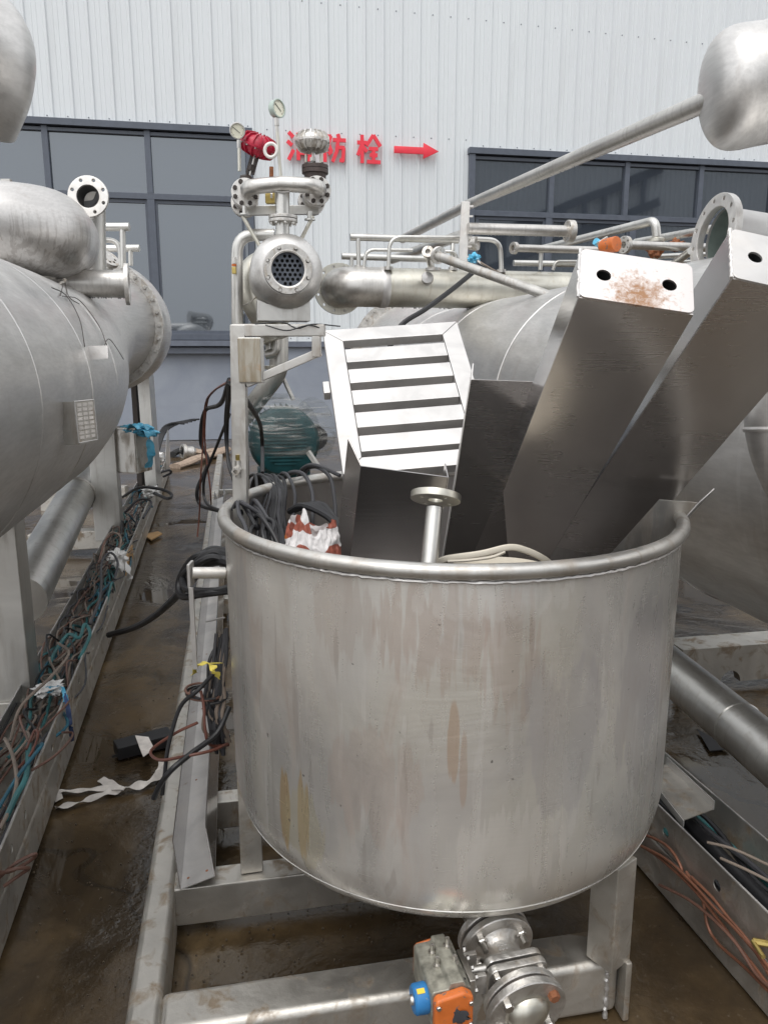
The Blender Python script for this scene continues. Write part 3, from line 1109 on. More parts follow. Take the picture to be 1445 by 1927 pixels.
# side nozzle with a gauge rod hanging from it
na, nb = P(424, 1078, 2.06), P(362, 1078, 2.03)
noz = tank.part('side_nozzle', MB().tube([na, nb], rpx(11, nb), 20), M['white_flange'])
tank.part('nozzle_plate', MB().box(nb + Vector((-.004, 0, -.004)), .009, .05, .068), M['bright'], noz, bevel=.003)
ra, rb = P(362, 1105, 2.0), P(366, 1260, 1.99)
tank.part('gauge_rod', MB().box((ra + rb) / 2, .012, .008, (ra - rb).length), M['bright'], noz)

# ---- welded base frame of the tank unit
fr = T('base_frame', 'welded stainless steel tube base frame on the wet floor under the open tank', 'frame', (0, 1.5, 0))
r0 = G(268, 1915, .16) + Vector((0, 0, -.08))
def on_rail(v, u=0.0, z=.08):
    q = r0 + D * v + U * u
    return Vector((q.x, q.y, z))
fr.part('side_rail', MB().bar(on_rail(-.35), on_rail(10.0), .078, .158), M['frame'], bevel=.018, segs=3)
vb = (G(340, 1900, .16) - r0).dot(D) + .02
fb = fr.part('front_beam', MB().bar(on_rail(vb - .01, .035, .08), on_rail(vb - .01, 1.135, .08), .12, .15), M['frame'], bevel=.02, segs=3)
vc = (G(400, 1660, .16) - r0).dot(D) + .03
fr.part('cross_beam', MB().bar(on_rail(vc, .037, .10), on_rail(vc, .75, .10), .085, .118), M['frame'], bevel=.006)
for v_ in (vc + .42, 3.1, 5.0):
    fr.part('cross_beam', MB().bar(on_rail(v_, .037, .10), on_rail(v_, .75, .10), .075, .10), M['frame'], bevel=.006)
for v_ in (4.3, 4.75, 5.3, 6.1, 7.0):
    fr.part('rung', MB().bar(on_rail(v_, .037, .12), on_rail(v_, 1.08, .12), .05, .05), M['pipe'], bevel=.006)
# weld beads at the front right corner
ws = on_rail(vb - .072, 1.10, .15)
wl_ = []
for i in range(26):
    wl_.append(ws + Z * (-.148 * i / 25) + U * random.uniform(-.002, .002) - D * random.uniform(0, .002))
fr.part('weld_bead', MB().tube(wl_, [.005 + random.uniform(-.0015, .0018) for _ in wl_], 7), M['bright'], fb)
cp = MB().box(on_rail(vb - .02, 1.145, .085), .016, .15, .165, (U, D, Z))
fr.part('end_plate', cp, M['frame'], fb, bevel=.004)

# ---- cable channel lying on the rail
ch0, ch1 = on_rail(vc - .06, .105, .166), on_rail(6.3, .085, .166)
tr = T('cable_channel', 'empty open steel cable channel with cut flanges lying along the tank base rail', 'cable channel', ch0)
t_, s_, u_ = frame_of(ch1 - ch0)
rl = Matrix.Rotation(rad(-17), 3, t_)
s_, u_ = rl @ s_, rl @ u_
ch0, ch1 = ch0 + Z * .018, ch1 + Z * .018
fm = MB().box((ch0 + ch1) / 2 + u_ * .0015, (ch1 - ch0).length, .10, .003, (t_, s_, u_))
tr.part('channel_floor', fm, M['bright'])
for sg in (-1, 1):
    p0, p1 = ch0 + s_ * (sg * .0485), ch1 + s_ * (sg * .0485)
    poly = [p0 + u_ * .003, p0 + t_ * .11 + u_ * .085, p1 + u_ * .085, p1 + u_ * .003]
    tr.part('flange', MB().prism([q - s_ * .0015 for q in poly], s_ * .003), M['mirror'])
hm = MB()
for v_ in (.035, .55, 1.1, 1.7):
    for sg in (-.028, .026):
        hm.lathe(ch0 + t_ * v_ + s_ * sg + u_ * .0032, u_, [(0, .004), (.0008, .004), (.0008, 0)], 10)
tr.part('rivets', hm, M['rust'], kind='stuff')

# ================================================================== THINGS STANDING IN THE TANK
# slatted grille
def grille():
    c = Vector((.021, 2.524, 1.705))
    x = Vector((.990, .122, .069)).normalized()
    y = Vector((.136, -.737, -.647))
    y = (y - x * y.dot(x)).normalized()
    nrm = x.cross(y).normalized()
    if nrm.z < 0:
        nrm = -nrm
    w, L = .432, .60
    bl = c + y * L - x * w / 2
    g = T('slatted_grille', 'bright stainless steel slatted grille leaning in the tank behind the dark channels', 'grille', bl)
    tw, th = .058, .032
    def q(a, b, e=0.0):
        return c + x * a + y * b + nrm * e
    def mitre(name, pts):
        m = MB().prism([q(a, b) for a, b in pts], -nrm * th)
        g.part(name, m, M['bright'], bevel=.003)
    h = w / 2
    mitre('frame_bar', [(-h, 0), (h, 0), (h - tw, tw), (-h + tw, tw)])
    mitre('frame_bar', [(-h, 0.001), (-h + tw, tw + .001), (-h + tw, L - tw), (-h, L)])
    mitre('frame_bar', [(h, 0.001), (h, L), (h - tw, L - tw), (h - tw, tw + .001)])
    mitre('frame_bar', [(-h, L), (-h + tw, L - tw + .001), (h - tw, L - tw + .001), (h, L)])
    k = tw + .038
    while k < L - tw - .05:
        m = MB().prism([q(-h + tw + .001, k, -.001), q(h - tw - .001, k, -.001), q(h - tw - .001, k + .060, -.001), q(-h + tw + .001, k + .060, -.001)], -nrm * .046)
        g.part('slat', m, M['bright'], bevel=.002)
        k += .0915
    # small clip on the outer edge
    g.part('clip', MB().box(q(-h - .012, L * .42, -.02), .02, .05, .03, (x, y, nrm)), M['bright'], bevel=.003)
grille()

def sheet_channel(name, label, tl, tr_, bl, br, flanges, th=.0035, depth_=.05, mat='mirror', ext=.35):
    """folded sheet: a web between four corners, with flanges turned back from its long edges"""
    t = T(name, label, 'steel channel', bl)
    bl2, br2 = bl + (bl - tl).normalized() * ext, br + (br - tr_).normalized() * ext
    x = (tr_ - tl).normalized()
    nrm = x.cross((bl - tl).normalized()).normalized()
    if nrm.y < 0:
        nrm = -nrm                       # away from the camera
    t.part('web', MB().prism([tl, tr_, br2, bl2], nrm * th), M[mat], bevel=.001)
    for (sd, tip, splay, col_) in flanges:
        a, b = (tl, bl2) if sd < 0 else (tr_, br2)
        dv = (nrm * depth_ + x * (sd * splay))
        al = (a - b).normalized()
        poly = [a, b, b + dv, a + dv + al * tip]
        e = (dv.cross(al)).normalized() * th
        t.part('flange', MB().prism(poly, e), M[col_], bevel=.001)
    return t
sheet_channel('sheet_channel', 'dark polished folded channel with a raised left flange, below the white grille',
              P(679, 877, 1.80), P(842, 898, 1.82), P(658, 1052, 1.92), P(812, 1068, 1.94),
              [(-1, .035, .035, 'satin'), (1, .0, -.002, 'mirror')], depth_=.06)
sheet_channel('sheet_channel', 'tall polished channel with a bright narrow edge, between grille and box beams',
              P(886, 714, 1.93), P(1030, 719, 1.90), P(832, 1052, 2.04), P(965, 1062, 2.36),
              [(-1, .03, .004, 'bright'), (1, .03, .0, 'mirror')], depth_=.05, mat='satin')
sheet_channel('sheet_channel', 'small dark sheet with a bright edge against the tank rim, under the right-hand beam',
              P(1240, 940, 1.90), P(1312, 946, 1.88), P(1140, 1052, 1.97), P(1212, 1058, 1.95),
              [(1, .035, .02, 'bright')], depth_=.03, ext=.12, mat='brushed')

M['endplate'] = make_endplate(-Vector((-.05, .774, -.632)).normalized() * 1.20 + Vector((0, -.028, -.028)))
def box_beam(label, top, x, t_, L, w, h, plate_mat, holes=True):
    t_ = Vector(t_).normalized()
    x = Vector(x)
    x = (x - t_ * x.dot(t_)).normalized()
    y = x.cross(t_).normalized()
    if y.y < 0:
        y = -y
    bot = top + t_ * L
    # y points away from the camera and up; the web faces the camera
    b = T('box_beam', label, 'steel beam', bot)
    th = .004
    o = top
    web = MB().prism([o + x * (-w / 2) - y * (h / 2), o + x * (w / 2) - y * (h / 2), o + x * (w / 2) - y * (h / 2) + t_ * L, o + x * (-w / 2) - y * (h / 2) + t_ * L], y * th)
    b.part('web', web, M['satin'], bevel=.0015)
    for sg in (-1, 1):
        e = x * (sg * w / 2)
        b.part('side_wall', MB().prism([o + e - y * (h / 2 - th), o + e + y * (h / 2), o + e + y * (h / 2) + t_ * L, o + e - y * (h / 2 - th) + t_ * L], -x * (sg * th)), M['mirror'], bevel=.001)
    b.part('back_wall', MB().prism([o + x * (-w / 2 + th) + y * (h / 2 - th), o + x * (w / 2 - th) + y * (h / 2 - th), o + x * (w / 2 - th) + y * (h / 2 - th) + t_ * L, o + x * (-w / 2 + th) + y * (h / 2 - th) + t_ * L], y * (th * .9)), M['satin'])
    # welded end plate with two bolt holes, bent slightly round its edge
    r = .012
    pts = []
    for cx, cy, a0 in ((w / 2 - r, h / 2 - r, 0), (-w / 2 + r, h / 2 - r, 90), (-w / 2 + r, -h / 2 + r, 180), (w / 2 - r, -h / 2 + r, 270)):
        for k in range(5):
            a = rad(a0 + 90 * k / 4)
            pts.append((cx + r * math.cos(a), cy + r * math.sin(a)))
    hl = [(-w * .29, .0, .0135, 18), (w * .29, .0, .0135, 18)] if holes else []
    pm = MB().plate(o - t_ * .004, x, y, pts, hl, .005 if x.cross(y).dot(t_) > 0 else -.005)
    # plate object keeps the beam's own axes so that its rust sits on the plate
    me_o = bpy.data.objects.new('end_plate', None)
    bpy.data.objects.remove(me_o)
    po = T.part(b, 'end_plate', pm, M[plate_mat], bevel=.0015)
    for q in hl:
        c = o + x * q[0] + y * q[1]
        b.part('bolt_hole', MB().lathe(c, t_, [(.001, .0134), (.02, .0134), (.02, 0)], 18), M['dark_hole'], po)
    wv = []
    for k in range(30):
        wv.append(o + x * (-w / 2 - .001 + random.uniform(-.001, .001)) + y * (-h / 2 + h * k / 29) - t_ * .001)
    b.part('weld_bead', MB().tube(wv, [.0035 + random.uniform(-.001, .001) for _ in wv], 6), M['bright'], po)
    return b
box_beam('wide steel box beam in the tank with two holes and rust spots on its end plate', Vector((.462, 1.468, 1.748)), (.987, -.058, -.149), (-.05, .774, -.632), 1.20, .208, .121, 'endplate')
box_beam('steel box beam leaning out of the tank over its right side, end plate cut by the picture edge', Vector((.732, 1.463, 1.775)), (.975, -.052, -.214), (-.102, .756, -.647), 1.08, .205, .130, 'bright')

# loose bracket frame with a rusty junction box
bf = T('bracket_frame', 'loose square tube bracket frame standing in the tank with a stained junction box', 'frame', P(455, 990, 1.95))
YB = 1.98
def bfp(px, py, e=0.0):
    return P(px, py, YB) + Vector((0, e, 0))
wpost = rpx(27, bfp(450, 700))
bf.part('post', MB().bar(bfp(449, 612), bfp(455, 1040), wpost, wpost, Vector((0, 1, 0))), M['brushed'], bevel=.0015)
bf.part('top_bar', MB().bar(bfp(436, 622, .001), bfp(612, 622, .001), wpost, rpx(22, bfp(500, 620))), M['brushed'], bevel=.003)
bf.part('side_bar', MB().bar(bfp(596, 633), bfp(596, 672), wpost, rpx(16, bfp(590, 650)), Vector((1, 0, 0))), M['brushed'], bevel=.002)
bf.part('brace', MB().bar(bfp(603, 662, .002), bfp(464, 722, .002), wpost * .9, rpx(15, bfp(550, 690))), M['brushed'], bevel=.002)
jb = bf.part('junction_box', MB().box(bfp(474, 678, -.004), rpx(44, bfp(474, 678)), wpost * 1.1, rpx(84, bfp(474, 678)), (Vector((1, 0, 0)), Vector((0, 1, 0)), Z)), M['pipe'], bevel=.003)
bf.part('lid', MB().box(bfp(473, 678, -.004 - wpost * .6), rpx(42, bfp(474, 678)), .004, rpx(80, bfp(474, 678))), M['box_rust'], jb, bevel=.0015)
vq = bfp(451, 880, -wpost * .5)
bv = bf.part('ball_valve', MB().tube([vq + Z * .022, vq - Z * .022], [.008, .008], 12).tube([vq, vq + Vector((0, -.026, 0))], [.010, .010], 6), M['cast'])
bf.part('valve_nut', MB().lathe(vq + Vector((.0, -.026, -.002)), Vector((0, -1, 0)), [(0, .011), (.012, .011), (.012, .006), (.002, .006), (.002, 0)], 6), M['cast'], bv)
bf.part('valve_cap', MB().tube([vq + Z * .022, vq + Z * .036], .006, 6), M['brass'], bv)

# flanged pipe standing up
fp = T('flanged_pipe', 'upright pipe with a tarnished round flange standing at the front inside the tank', 'pipe', P(812, 1062, 1.62))
ft, fbm = P(818, 952, 1.66), P(806, 1075, 1.60)
ax = (ft - fbm).normalized()
fp.part('pipe', MB().tube([fbm - ax * .06, ft - ax * .004], rpx(16, ft), 20), M['pipe'])
fr_ = rpx(47.5, ft)
fp.part('flange', ring_flange(ft + ax * .012, ax, fr_ * .30, fr_, .016, 4, fr_ * .10), M['yellow'], bevel=.0015)
fp.part('bore', MB().lathe(ft - ax * .002, ax, [(0, fr_ * .31), (0, 0)], 20), M['dark_hole'])

# bucket with a carrying handle, only its lid and handle showing over the rim
bk = T('bucket', 'pale plastic bucket with a ribbed carrying handle just inside the front rim', 'bucket', P(940, 1200, 1.70))
bc = P(945, 1084, 1.74)
bk.part('lid', MB().lathe(bc, Z, [(-.02, .135), (.0, .14), (.008, .138), (.012, .13), (.002, .125), (-.012, .12), (-.012, .10), (-.008, .095), (-.012, 0)], 48), M['ivory'])
bk.part('body', MB().lathe(bc - Z * .022, Z, [(-.28, 0), (-.28, .11), (0, .133)], 40), M['plastic_white'])
hp = [P(822, 1062, 1.66), P(838, 1052, 1.655), P(905, 1042, 1.65), P(958, 1030, 1.65), P(990, 1036, 1.66), P(1020, 1050, 1.68), P(1042, 1066, 1.72)]
bk.part('handle', MB().tube(spline(hp, 6), .0050, 8, flat=1.5), M['ivory'])
gp = MB()
ga = spline([P(842, 1056, 1.652), P(880, 1054, 1.65), P(925, 1048, 1.648), P(950, 1038, 1.648)], 5)
gp.tube(ga, .0042, 6)
for i in range(2, len(ga) - 1, 2):
    gp.tube([ga[i], ga[i] + Z * .012], .0016, 5)
bk.part('grip_ribs', gp, M['ivory'])

# patterned plastic bag
def crumple(mb_c, rx, ry, rz, seed, amp=.25, n=40, m=26, ears=()):
    mb = MB()
    vs, fs = [], []
    for j in range(m + 1):
        ph = math.pi * j / m
        for i in range(n):
            a = 2 * math.pi * i / n
            d = Vector((math.sin(ph) * math.cos(a), math.sin(ph) * math.sin(a), math.cos(ph)))
            q = d * 2.2 + Vector((seed, seed * 2, 0))
            k = 1 + amp * noise.noise(q) + amp * .6 * noise.noise(q * 2.3) - amp * .8 * abs(noise.noise(q * 1.7)) - amp * .22 * abs(noise.noise(q * 4.3))
            for (ed, ew, eh) in ears:
                k += eh * math.exp(-((d - ed.normalized()).length / ew) ** 2)
            vs.append(mb_c + Vector((d.x * rx * k, d.y * ry * k, d.z * rz * k)))
    for j in range(m):
        for i in range(n):
            l = (i + 1) % n
            fs.append((j * n + i, j * n + l, (j + 1) * n + l, (j + 1) * n + i))
    return mb.add(vs, fs)
bgc = P(587, 1050, 1.86)
bgm = MB()
BN, BM = 110, 34
for j in range(BM + 1):
    v_ = j / BM
    for i in range(BN):
        a = 2 * math.pi * i / BN
        H = .118 + .040 * math.exp(-((a - 4.35) / .45) ** 2) - .022 * math.exp(-((a - 4.95) / .35) ** 2) + .012 * math.sin(3 * a + 1)
        d = Vector((math.cos(a), math.sin(a), 0))
        q = Vector((d.x * 1.6, d.y * 1.6, v_ * 1.5))
        fold = abs(noise.noise(q * 1.5 + Vector((4, 0, 0)))) * .55 + abs(noise.noise(q * 3.1)) * .3 + .10 * noise.noise(q * 7)
        k = (1.14 - .30 * v_ ** 1.6) * (1.02 - .42 * fold)
        bgm.v.append(bgc + Vector((d.x * .068 * k + .012 * v_ * math.sin(a * 2), d.y * .055 * k, v_ * H - .03 + .012 * noise.noise(q * 2.2))))
    if j:
        for i in range(BN):
            l = (i + 1) % BN
            bgm.f.append(((j - 1) * BN + i, (j - 1) * BN + l, j * BN + l, j * BN + i))
single('plastic_bag', 'white plastic bag printed with orange-brown blobs, on the cables in the tank', 'plastic bag', bgm, M['bag'], loc=bgc, sharp=80)


# ================================================================== HEAT EXCHANGER COLUMN
YH = 5.4
hx = T('heat_exchanger', 'stainless steel heat exchanger drum with an open round tube sheet facing the yard', 'heat exchanger', P(535, 604, YH + .2))
hc = P(542, 507, YH)
k_ = depth(hc) / FPX
hb = MB().lathe(hc, D, [(.0, 44 * k_), (.012, 45.5 * k_), (.02, 46 * k_), (.022, 50 * k_), (.11, 67 * k_), (.125, 69 * k_), (.14, 69.5 * k_), (.62, 69.5 * k_), (.74, 60 * k_), (.8, 40 * k_), (.8, 0)], 72)
hx.part('drum', hb, M['shell'], sharp=50)
ff = ring_flange(hc - D * .001, -D, 33 * k_, 45 * k_, .014, 8, 3.6 * k_, 56)
hx_f = hx.part('flange', ff, M['cast'], bevel=.001)
hx.part('bore_ring', MB().lathe(hc - D * .012, D, [(.02, 31.0 * k_), (0, 31 * k_), (-.004, 34 * k_), (0, 37 * k_), (.01, 37.5 * k_)], 56), M['white_flange'], hx_f)
bolts(hx, hx_f, hc - D * .013, -D, 41 * k_, 8, 3.4 * k_, None, rad(22))
# tube sheet: bored plate a little way inside
tsr = 31 * k_
hl = []
pt_ = 9.6 * k_
for j in range(-5, 6):
    for i in range(-5, 6):
        a, b = (i + .5 * (j % 2)) * pt_, j * pt_ * .866
        if math.hypot(a, b) < tsr - 4.3 * k_:
            hl.append((a, b, 3.3 * k_, 10))
ax_, s_, u_ = frame_of(D)
tsh = MB().plate(hc + D * .05, s_, u_, [(tsr * math.cos(2 * math.pi * i / 40), tsr * math.sin(2 * math.pi * i / 40)) for i in range(40)], hl, .01)
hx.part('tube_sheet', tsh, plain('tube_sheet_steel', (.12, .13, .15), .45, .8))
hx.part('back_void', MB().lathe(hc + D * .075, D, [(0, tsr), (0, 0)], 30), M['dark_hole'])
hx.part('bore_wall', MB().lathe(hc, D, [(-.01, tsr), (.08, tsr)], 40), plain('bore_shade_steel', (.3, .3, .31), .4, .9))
# saddle plate under the drum
sa, sb_ = P(486, 570, YH + .16), P(585, 570, YH + .16)
sc_ = P(535, 604, YH + .16)
wd_ = (sb_ - sa).length
poly = [(-.5, -1), (.5, -1), (.5, .18), (.30, -.05), (.0, -.14), (-.30, -.05), (-.5, .18)]
hh = (sa.z - sc_.z)
sd = MB().prism([Vector((sc_.x, sc_.y, sc_.z)) + U * (a * wd_) + Z * (hh * (1 + b)) for a, b in poly], D * .26)
hx.part('saddle', sd, M['pipe'], bevel=.004)
hx.part('support_bar', MB().bar(P(440, 620, YH + .3), P(612, 620, YH + .3), .11, .075), M['brushed'], bevel=.006)
for px_ in (449,):
    hx.part('support_post', MB().bar(P(px_, 625, YH + .32), Vector((P(px_, 625, YH + .32).x, YH + .32, .15)), .075, .075, Vector((0, 1, 0))), M['brushed'], bevel=.004)
# rear elbow bulging to the left of the drum
re_ = spline([P(528, 512, 6.15), P(500, 505, 6.12), P(480, 522, 6.1), P(484, 560, 6.1), P(505, 600, 6.1), P(520, 640, 6.1)], 8)
hx.part('rear_elbow', MB().tube(re_, rpx(33, re_[0]), 28), M['yellow'])
el = spline([P(450, 578, 5.92), P(468, 570, 5.88), P(487, 556, 5.86)], 5)
hx.part('weld_seam', MB().tube(el, .004, 6), M['frame'])
# neck, flange pair and T pipe
def ptube(t, name, pts, rp, mat, parent=None, n=18, bend=0.12, **k):
    q = fillet(pts, bend) if len(pts) > 2 else pts
    return t.part(name, MB().tube(q, rpx(rp, pts[0]), n), M[mat], parent, **k)
neck = hx.part('neck', MB().tube([P(532, 452, YH + .22), P(532, 418, YH + .22)], rpx(13, P(532, 430, YH + .22)), 22), M['pipe'])
for py_ in (416, 409):
    c = P(533, py_, YH + .22)
    o = hx.part('neck_flange', MB().lathe(c, Z, [(-.010, 0), (-.010, rpx(27, c)), (.010, rpx(27, c)), (.010, 0)], 40), M['cast'], neck, bevel=.002)
bolts(hx, neck, P(533, 419, YH + .22), -Z, rpx(22, c), 8, rpx(3.6, c), None, .3)

vm = T('valve_manifold', 'T shaped pipe with two bolted flange elbows on top of the heat exchanger drum', 'pipe manifold', P(533, 407, YH + .2))
ptube(vm, 'riser', [P(532, 407, YH + .2), P(532, 345, YH + .2)], 13, 'pipe')
hd = fillet([P(466, 364, YH + .46), P(466, 352, YH + .16), P(532, 346, YH + .16), P(601, 350, YH + .16), P(601, 364, YH + .46)], .11, 9)
vm.part('header', MB().tube(hd, rpx(14, P(532, 346, YH + .16)), 22), M['drip'])
vm.part('weld_ring', MB().tube([P(532 + 14.5 * math.cos(a), 358 + 4 * math.sin(a), YH + .14) for a in [math.pi * i / 12 for i in range(13)]], .005, 6), M['bright'])

def diaphragm_valve(px, py, label_body):
    """flange pair with dark gaskets and a short body behind, facing the yard"""
    c = P(px, py, YH + .33)
    k = depth(c) / FPX
    v = T('flanged_valve', label_body, 'valve', c)
    ax = D
    f1 = v.part('flange', MB().lathe(c, ax, [(0, 0), (0, 26 * k), (.022, 26.5 * k), (.022, 0)], 40), M['white_flange'], bevel=.002)
    bolts(v, f1, c, -ax, 20.5 * k, 8, 4.4 * k, BOLT_DARK, rad(22))
    v.part('gasket', MB().lathe(c + ax * .023, ax, [(0, 24 * k), (.03, 24 * k)], 40), M['dark_bolt'])
    f2 = v.part('flange', MB().lathe(c + ax * .055, ax, [(0, 0), (0, 26 * k), (.024, 26 * k), (.024, 0)], 40), M['white_flange'], bevel=.002)
    v.part('body', MB().lathe(c + ax * .08, ax, [(0, 17 * k), (.05, 16 * k), (.12, 22 * k), (.20, 22 * k), (.26, 16 * k), (.30, 17 * k)], 30), M['cast'])
    f3 = v.part('flange', MB().lathe(c + ax * .38, ax, [(0, 0), (0, 27 * k), (.024, 27 * k), (.024, 0)], 40), M['white_flange'], bevel=.002)
    bolts(v, f3, c + ax * .378, -ax, 20.5 * k, 8, 4.4 * k, BOLT_DARK, rad(22))
    v.part('flange', MB().lathe(c + ax * .43, ax, [(0, 0), (0, 27 * k), (.024, 27 * k), (.024, 0)], 40), M['cast'], bevel=.002)
    return v, c, k
lv, lvc, lk = diaphragm_valve(462, 362, 'bolted valve body under the red actuator, left end of the T pipe')
rv, rvc, rk = diaphragm_valve(597, 358, 'bolted valve body under the silver actuator, right end of the T pipe')

def actuator(name, label, c, axis, r, h, mat, ribs=14):
    """diaphragm head: two ribbed shells bolted at a rim"""
    t = T(name, label, 'valve actuator', c - axis * h)
    s = MB().lathe(c, axis, [(-h * .5, 0), (-h * .5, r * .42), (-h * .42, r * .74), (-h * .2, r * .93), (-.006, r * .97)], 48)
    t.part('lower_shell', s, mat)
    s = MB().lathe(c, axis, [(.006, r * .97), (h * .22, r * .93), (h * .42, r * .72), (h * .5, r * .4), (h * .5, 0)], 48)
    t.part('upper_shell', s, mat)
    rim_ = t.part('rim', MB().lathe(c, axis, [(-.008, r * .9), (-.008, r * 1.04), (.008, r * 1.04), (.008, r * .9)], 48), mat, bevel=.001)
    a_, s_, u_ = frame_of(axis)
    for i in range(ribs):
        a = 2 * math.pi * i / ribs
        d = s_ * math.cos(a) + u_ * math.sin(a)
        tn = axis.cross(d)
        for sg in (1, -1):
            poly = [c + d * (r * 1.02) + axis * (sg * .006), c + d * (r * 1.01) + axis * (sg * h * .25), c + d * (r * .83) + axis * (sg * h * .48), c + d * (r * .40) + axis * (sg * h * .58), c + d * (r * .4) + axis * (sg * h * .3)]
            t.part('rib', MB().prism([q - tn * (r * .028) for q in poly], tn * (r * .056)), mat)
    bolts(t, rim_, c - axis * .009, -axis, r * .99, 12, r * .055, BOLT, .13, 'rim_bolt')
    return t
# silver one, upright
ac_ = P(588, 267, YH + .45)
actuator('diaphragm_actuator', 'silver ribbed diaphragm valve actuator standing upright before the red characters', ac_, Z, rpx(31.5, ac_), rpx(34, ac_), M['cast'], 16)
yk = T('valve_yoke', 'black bolted bonnet and small yoke beneath the silver actuator', 'valve yoke', P(594, 330, YH + .45))
for dx in (-14, 14):
    yk.part('yoke_leg', MB().tube([P(590 + dx, 291, YH + .45), P(590 + dx, 310, YH + .45)], rpx(3.0, ac_), 10), M['yellow'])
yk.part('stem', MB().tube([P(589, 287, YH + .45), P(590, 312, YH + .45)], rpx(3, ac_), 10), M['bolt'])
yk.part('stem_nut', MB().lathe(P(589, 300, YH + .45), Z, [(-.012, 0), (-.012, rpx(6, ac_)), (.012, rpx(6, ac_)), (.012, 0)], 6), M['bolt'])
bn = yk.part('bonnet', MB().lathe(P(593, 319, YH + .45), Z, [(-.07, rpx(20, ac_)), (-.03, rpx(21, ac_)), (-.028, rpx(25, ac_)), (-.002, rpx(25, ac_)), (0, rpx(24, ac_)), (.002, rpx(25, ac_)), (.026, rpx(25, ac_)), (.028, rpx(10, ac_)), (.03, 0)], 36), plain('rusted_bonnet', (.07, .052, .048), .55, .3, .3, 30))
bolts(yk, bn, P(593, 313, YH + .45), Z, rpx(21, ac_), 8, rpx(3.2, ac_), BOLT_DARK)
# red one, tilted to the right
rc = P(487, 274, YH + .5)
rax = (Vector((.36, -.25, .9))).normalized()
actuator('diaphragm_actuator', 'red painted ribbed diaphragm valve actuator tilted over beside the round gauge', rc, rax, rpx(34, rc), rpx(36, rc), M['red'])
ry = T('valve_yoke', 'slanted dark steel yoke between the red actuator and its valve body', 'valve yoke', P(468, 335, YH + .5))
for dx, dy in ((-5, 1), (6, 3)):
    ry.part('yoke_leg', MB().bar(P(480 + dx, 289 + dy, YH + .5), P(470 + dx, 326 + dy, YH + .5), rpx(4, rc), rpx(5, rc)), M['dark_bolt'])
ry.part('stem', MB().tube([P(482, 285, YH + .5), P(470, 332, YH + .5)], rpx(2.4, rc), 10), M['bolt'])
ry.part('coupling', MB().lathe(P(474, 316, YH + .5), (P(480, 292, YH + .5) - P(470, 332, YH + .5)), [(-.02, 0), (-.02, rpx(7, rc)), (.02, rpx(7, rc)), (.02, 0)], 8), M['dark_bolt'])
ry.part('bonnet', MB().lathe(P(466, 335, YH + .5), (P(480, 292, YH + .5) - P(470, 332, YH + .5)), [(-.03, rpx(14, rc)), (.0, rpx(14, rc)), (.012, rpx(9, rc)), (.03, 0)], 20), M['dark_bolt'])

def gauge(label, c, axis, r, pts, rimmat, ring=None):
    t = T('pressure_gauge', label, 'gauge', pts[-1])
    case = t.part('case', MB().lathe(c, axis, [(-r * .75, 0), (-r * .75, r * .9), (-r * .6, r), (-.004, r), (.003, r * 1.05), (.008, r * 1.04), (.010, r * .93), (.003, r * .9)], 40), rimmat)
    t.part('dial', MB().lathe(c, axis, [(.002, r * .92), (.002, 0)], 40), M['dial'])
    a_, s_, u_ = frame_of(axis)
    tk = MB()
    for i in range(21):
        a = rad(-135 + 270 * i / 20 + 90)
        d = s_ * math.cos(a) + u_ * math.sin(a)
        l = .2 if i % 5 == 0 else .1
        tk.bar(c + axis * .0028 + d * r * (.84 - l), c + axis * .0028 + d * r * .84, r * .03, .0012, axis)
    t.part('scale_marks', tk, M['black_dull'], kind='stuff')
    d = (s_ * -.75 + u_ * -.55).normalized()
    t.part('needle', MB().bar(c + axis * .005 - d * r * .75, c + axis * .005 + d * r * .45, r * .06, .002, axis), M['black_dull'])
    t.part('stem', MB().tube(pts, rpx(3.2, pts[0]), 10), M['yellow'])
    t.part('socket', MB().lathe(pts[0], pts[1] - pts[0], [(0, 0), (0, r * .3), (.05, r * .3), (.05, r * .22), (.09, r * .22), (.09, 0)], 6), M['bolt'])
    if ring:
        t.part('siphon_ring', MB().tube(ring, rpx(3.2, ring[0]), 10, closed=True), M['plastic_white'])
    return t
g1 = P(447, 246, YH + .35)
gauge('round cream faced pressure gauge on a thin stem, to the left of the red actuator', g1, (EYE - g1).normalized(), rpx(14, g1), [P(450, 264, YH + .35), P(450.5, 290, YH + .35), P(451, 322, YH + .35)], M['bright'])
g2 = P(524, 204, YH + .3)
rg = [P(510 + 11.5 * math.cos(a), 283 + 13 * math.sin(a), YH + .22) for a in [2 * math.pi * i / 24 for i in range(24)]]
gauge('pale green cased pressure gauge on the tall stem, topmost above the manifold', g2, Vector((.78, -.62, .03)).normalized(), rpx(16, g2), [P(520, 222, YH + .3), P(522, 245, YH + .3), P(525, 290, YH + .3), P(529, 335, YH + .3)], M['rim_green'], rg)
# brass needle valve and small plug between the pipe legs
nv = T('brass_valve', 'small brass block valve behind the T pipe, under its crossbar', 'valve', P(509, 382, YH + .4))
nv.part('body', MB().box(P(509, 370, YH + .4), rpx(18, lvc), .06, rpx(26, lvc)), M['brass'], bevel=.006)
nv.part('cap', MB().tube([P(509, 357, YH + .4), P(509, 348, YH + .4)], rpx(5, lvc), 8), M['dark_bolt'])
nv.part('plug', MB().tube([P(511, 333, YH + .45), P(511, 314, YH + .45)], rpx(4, lvc), 8), M['rust'])
nv.part('lever', MB().tube([P(511, 372, YH + .36), P(511, 364, YH + .34)], rpx(2.2, lvc), 8), M['plastic_white'])
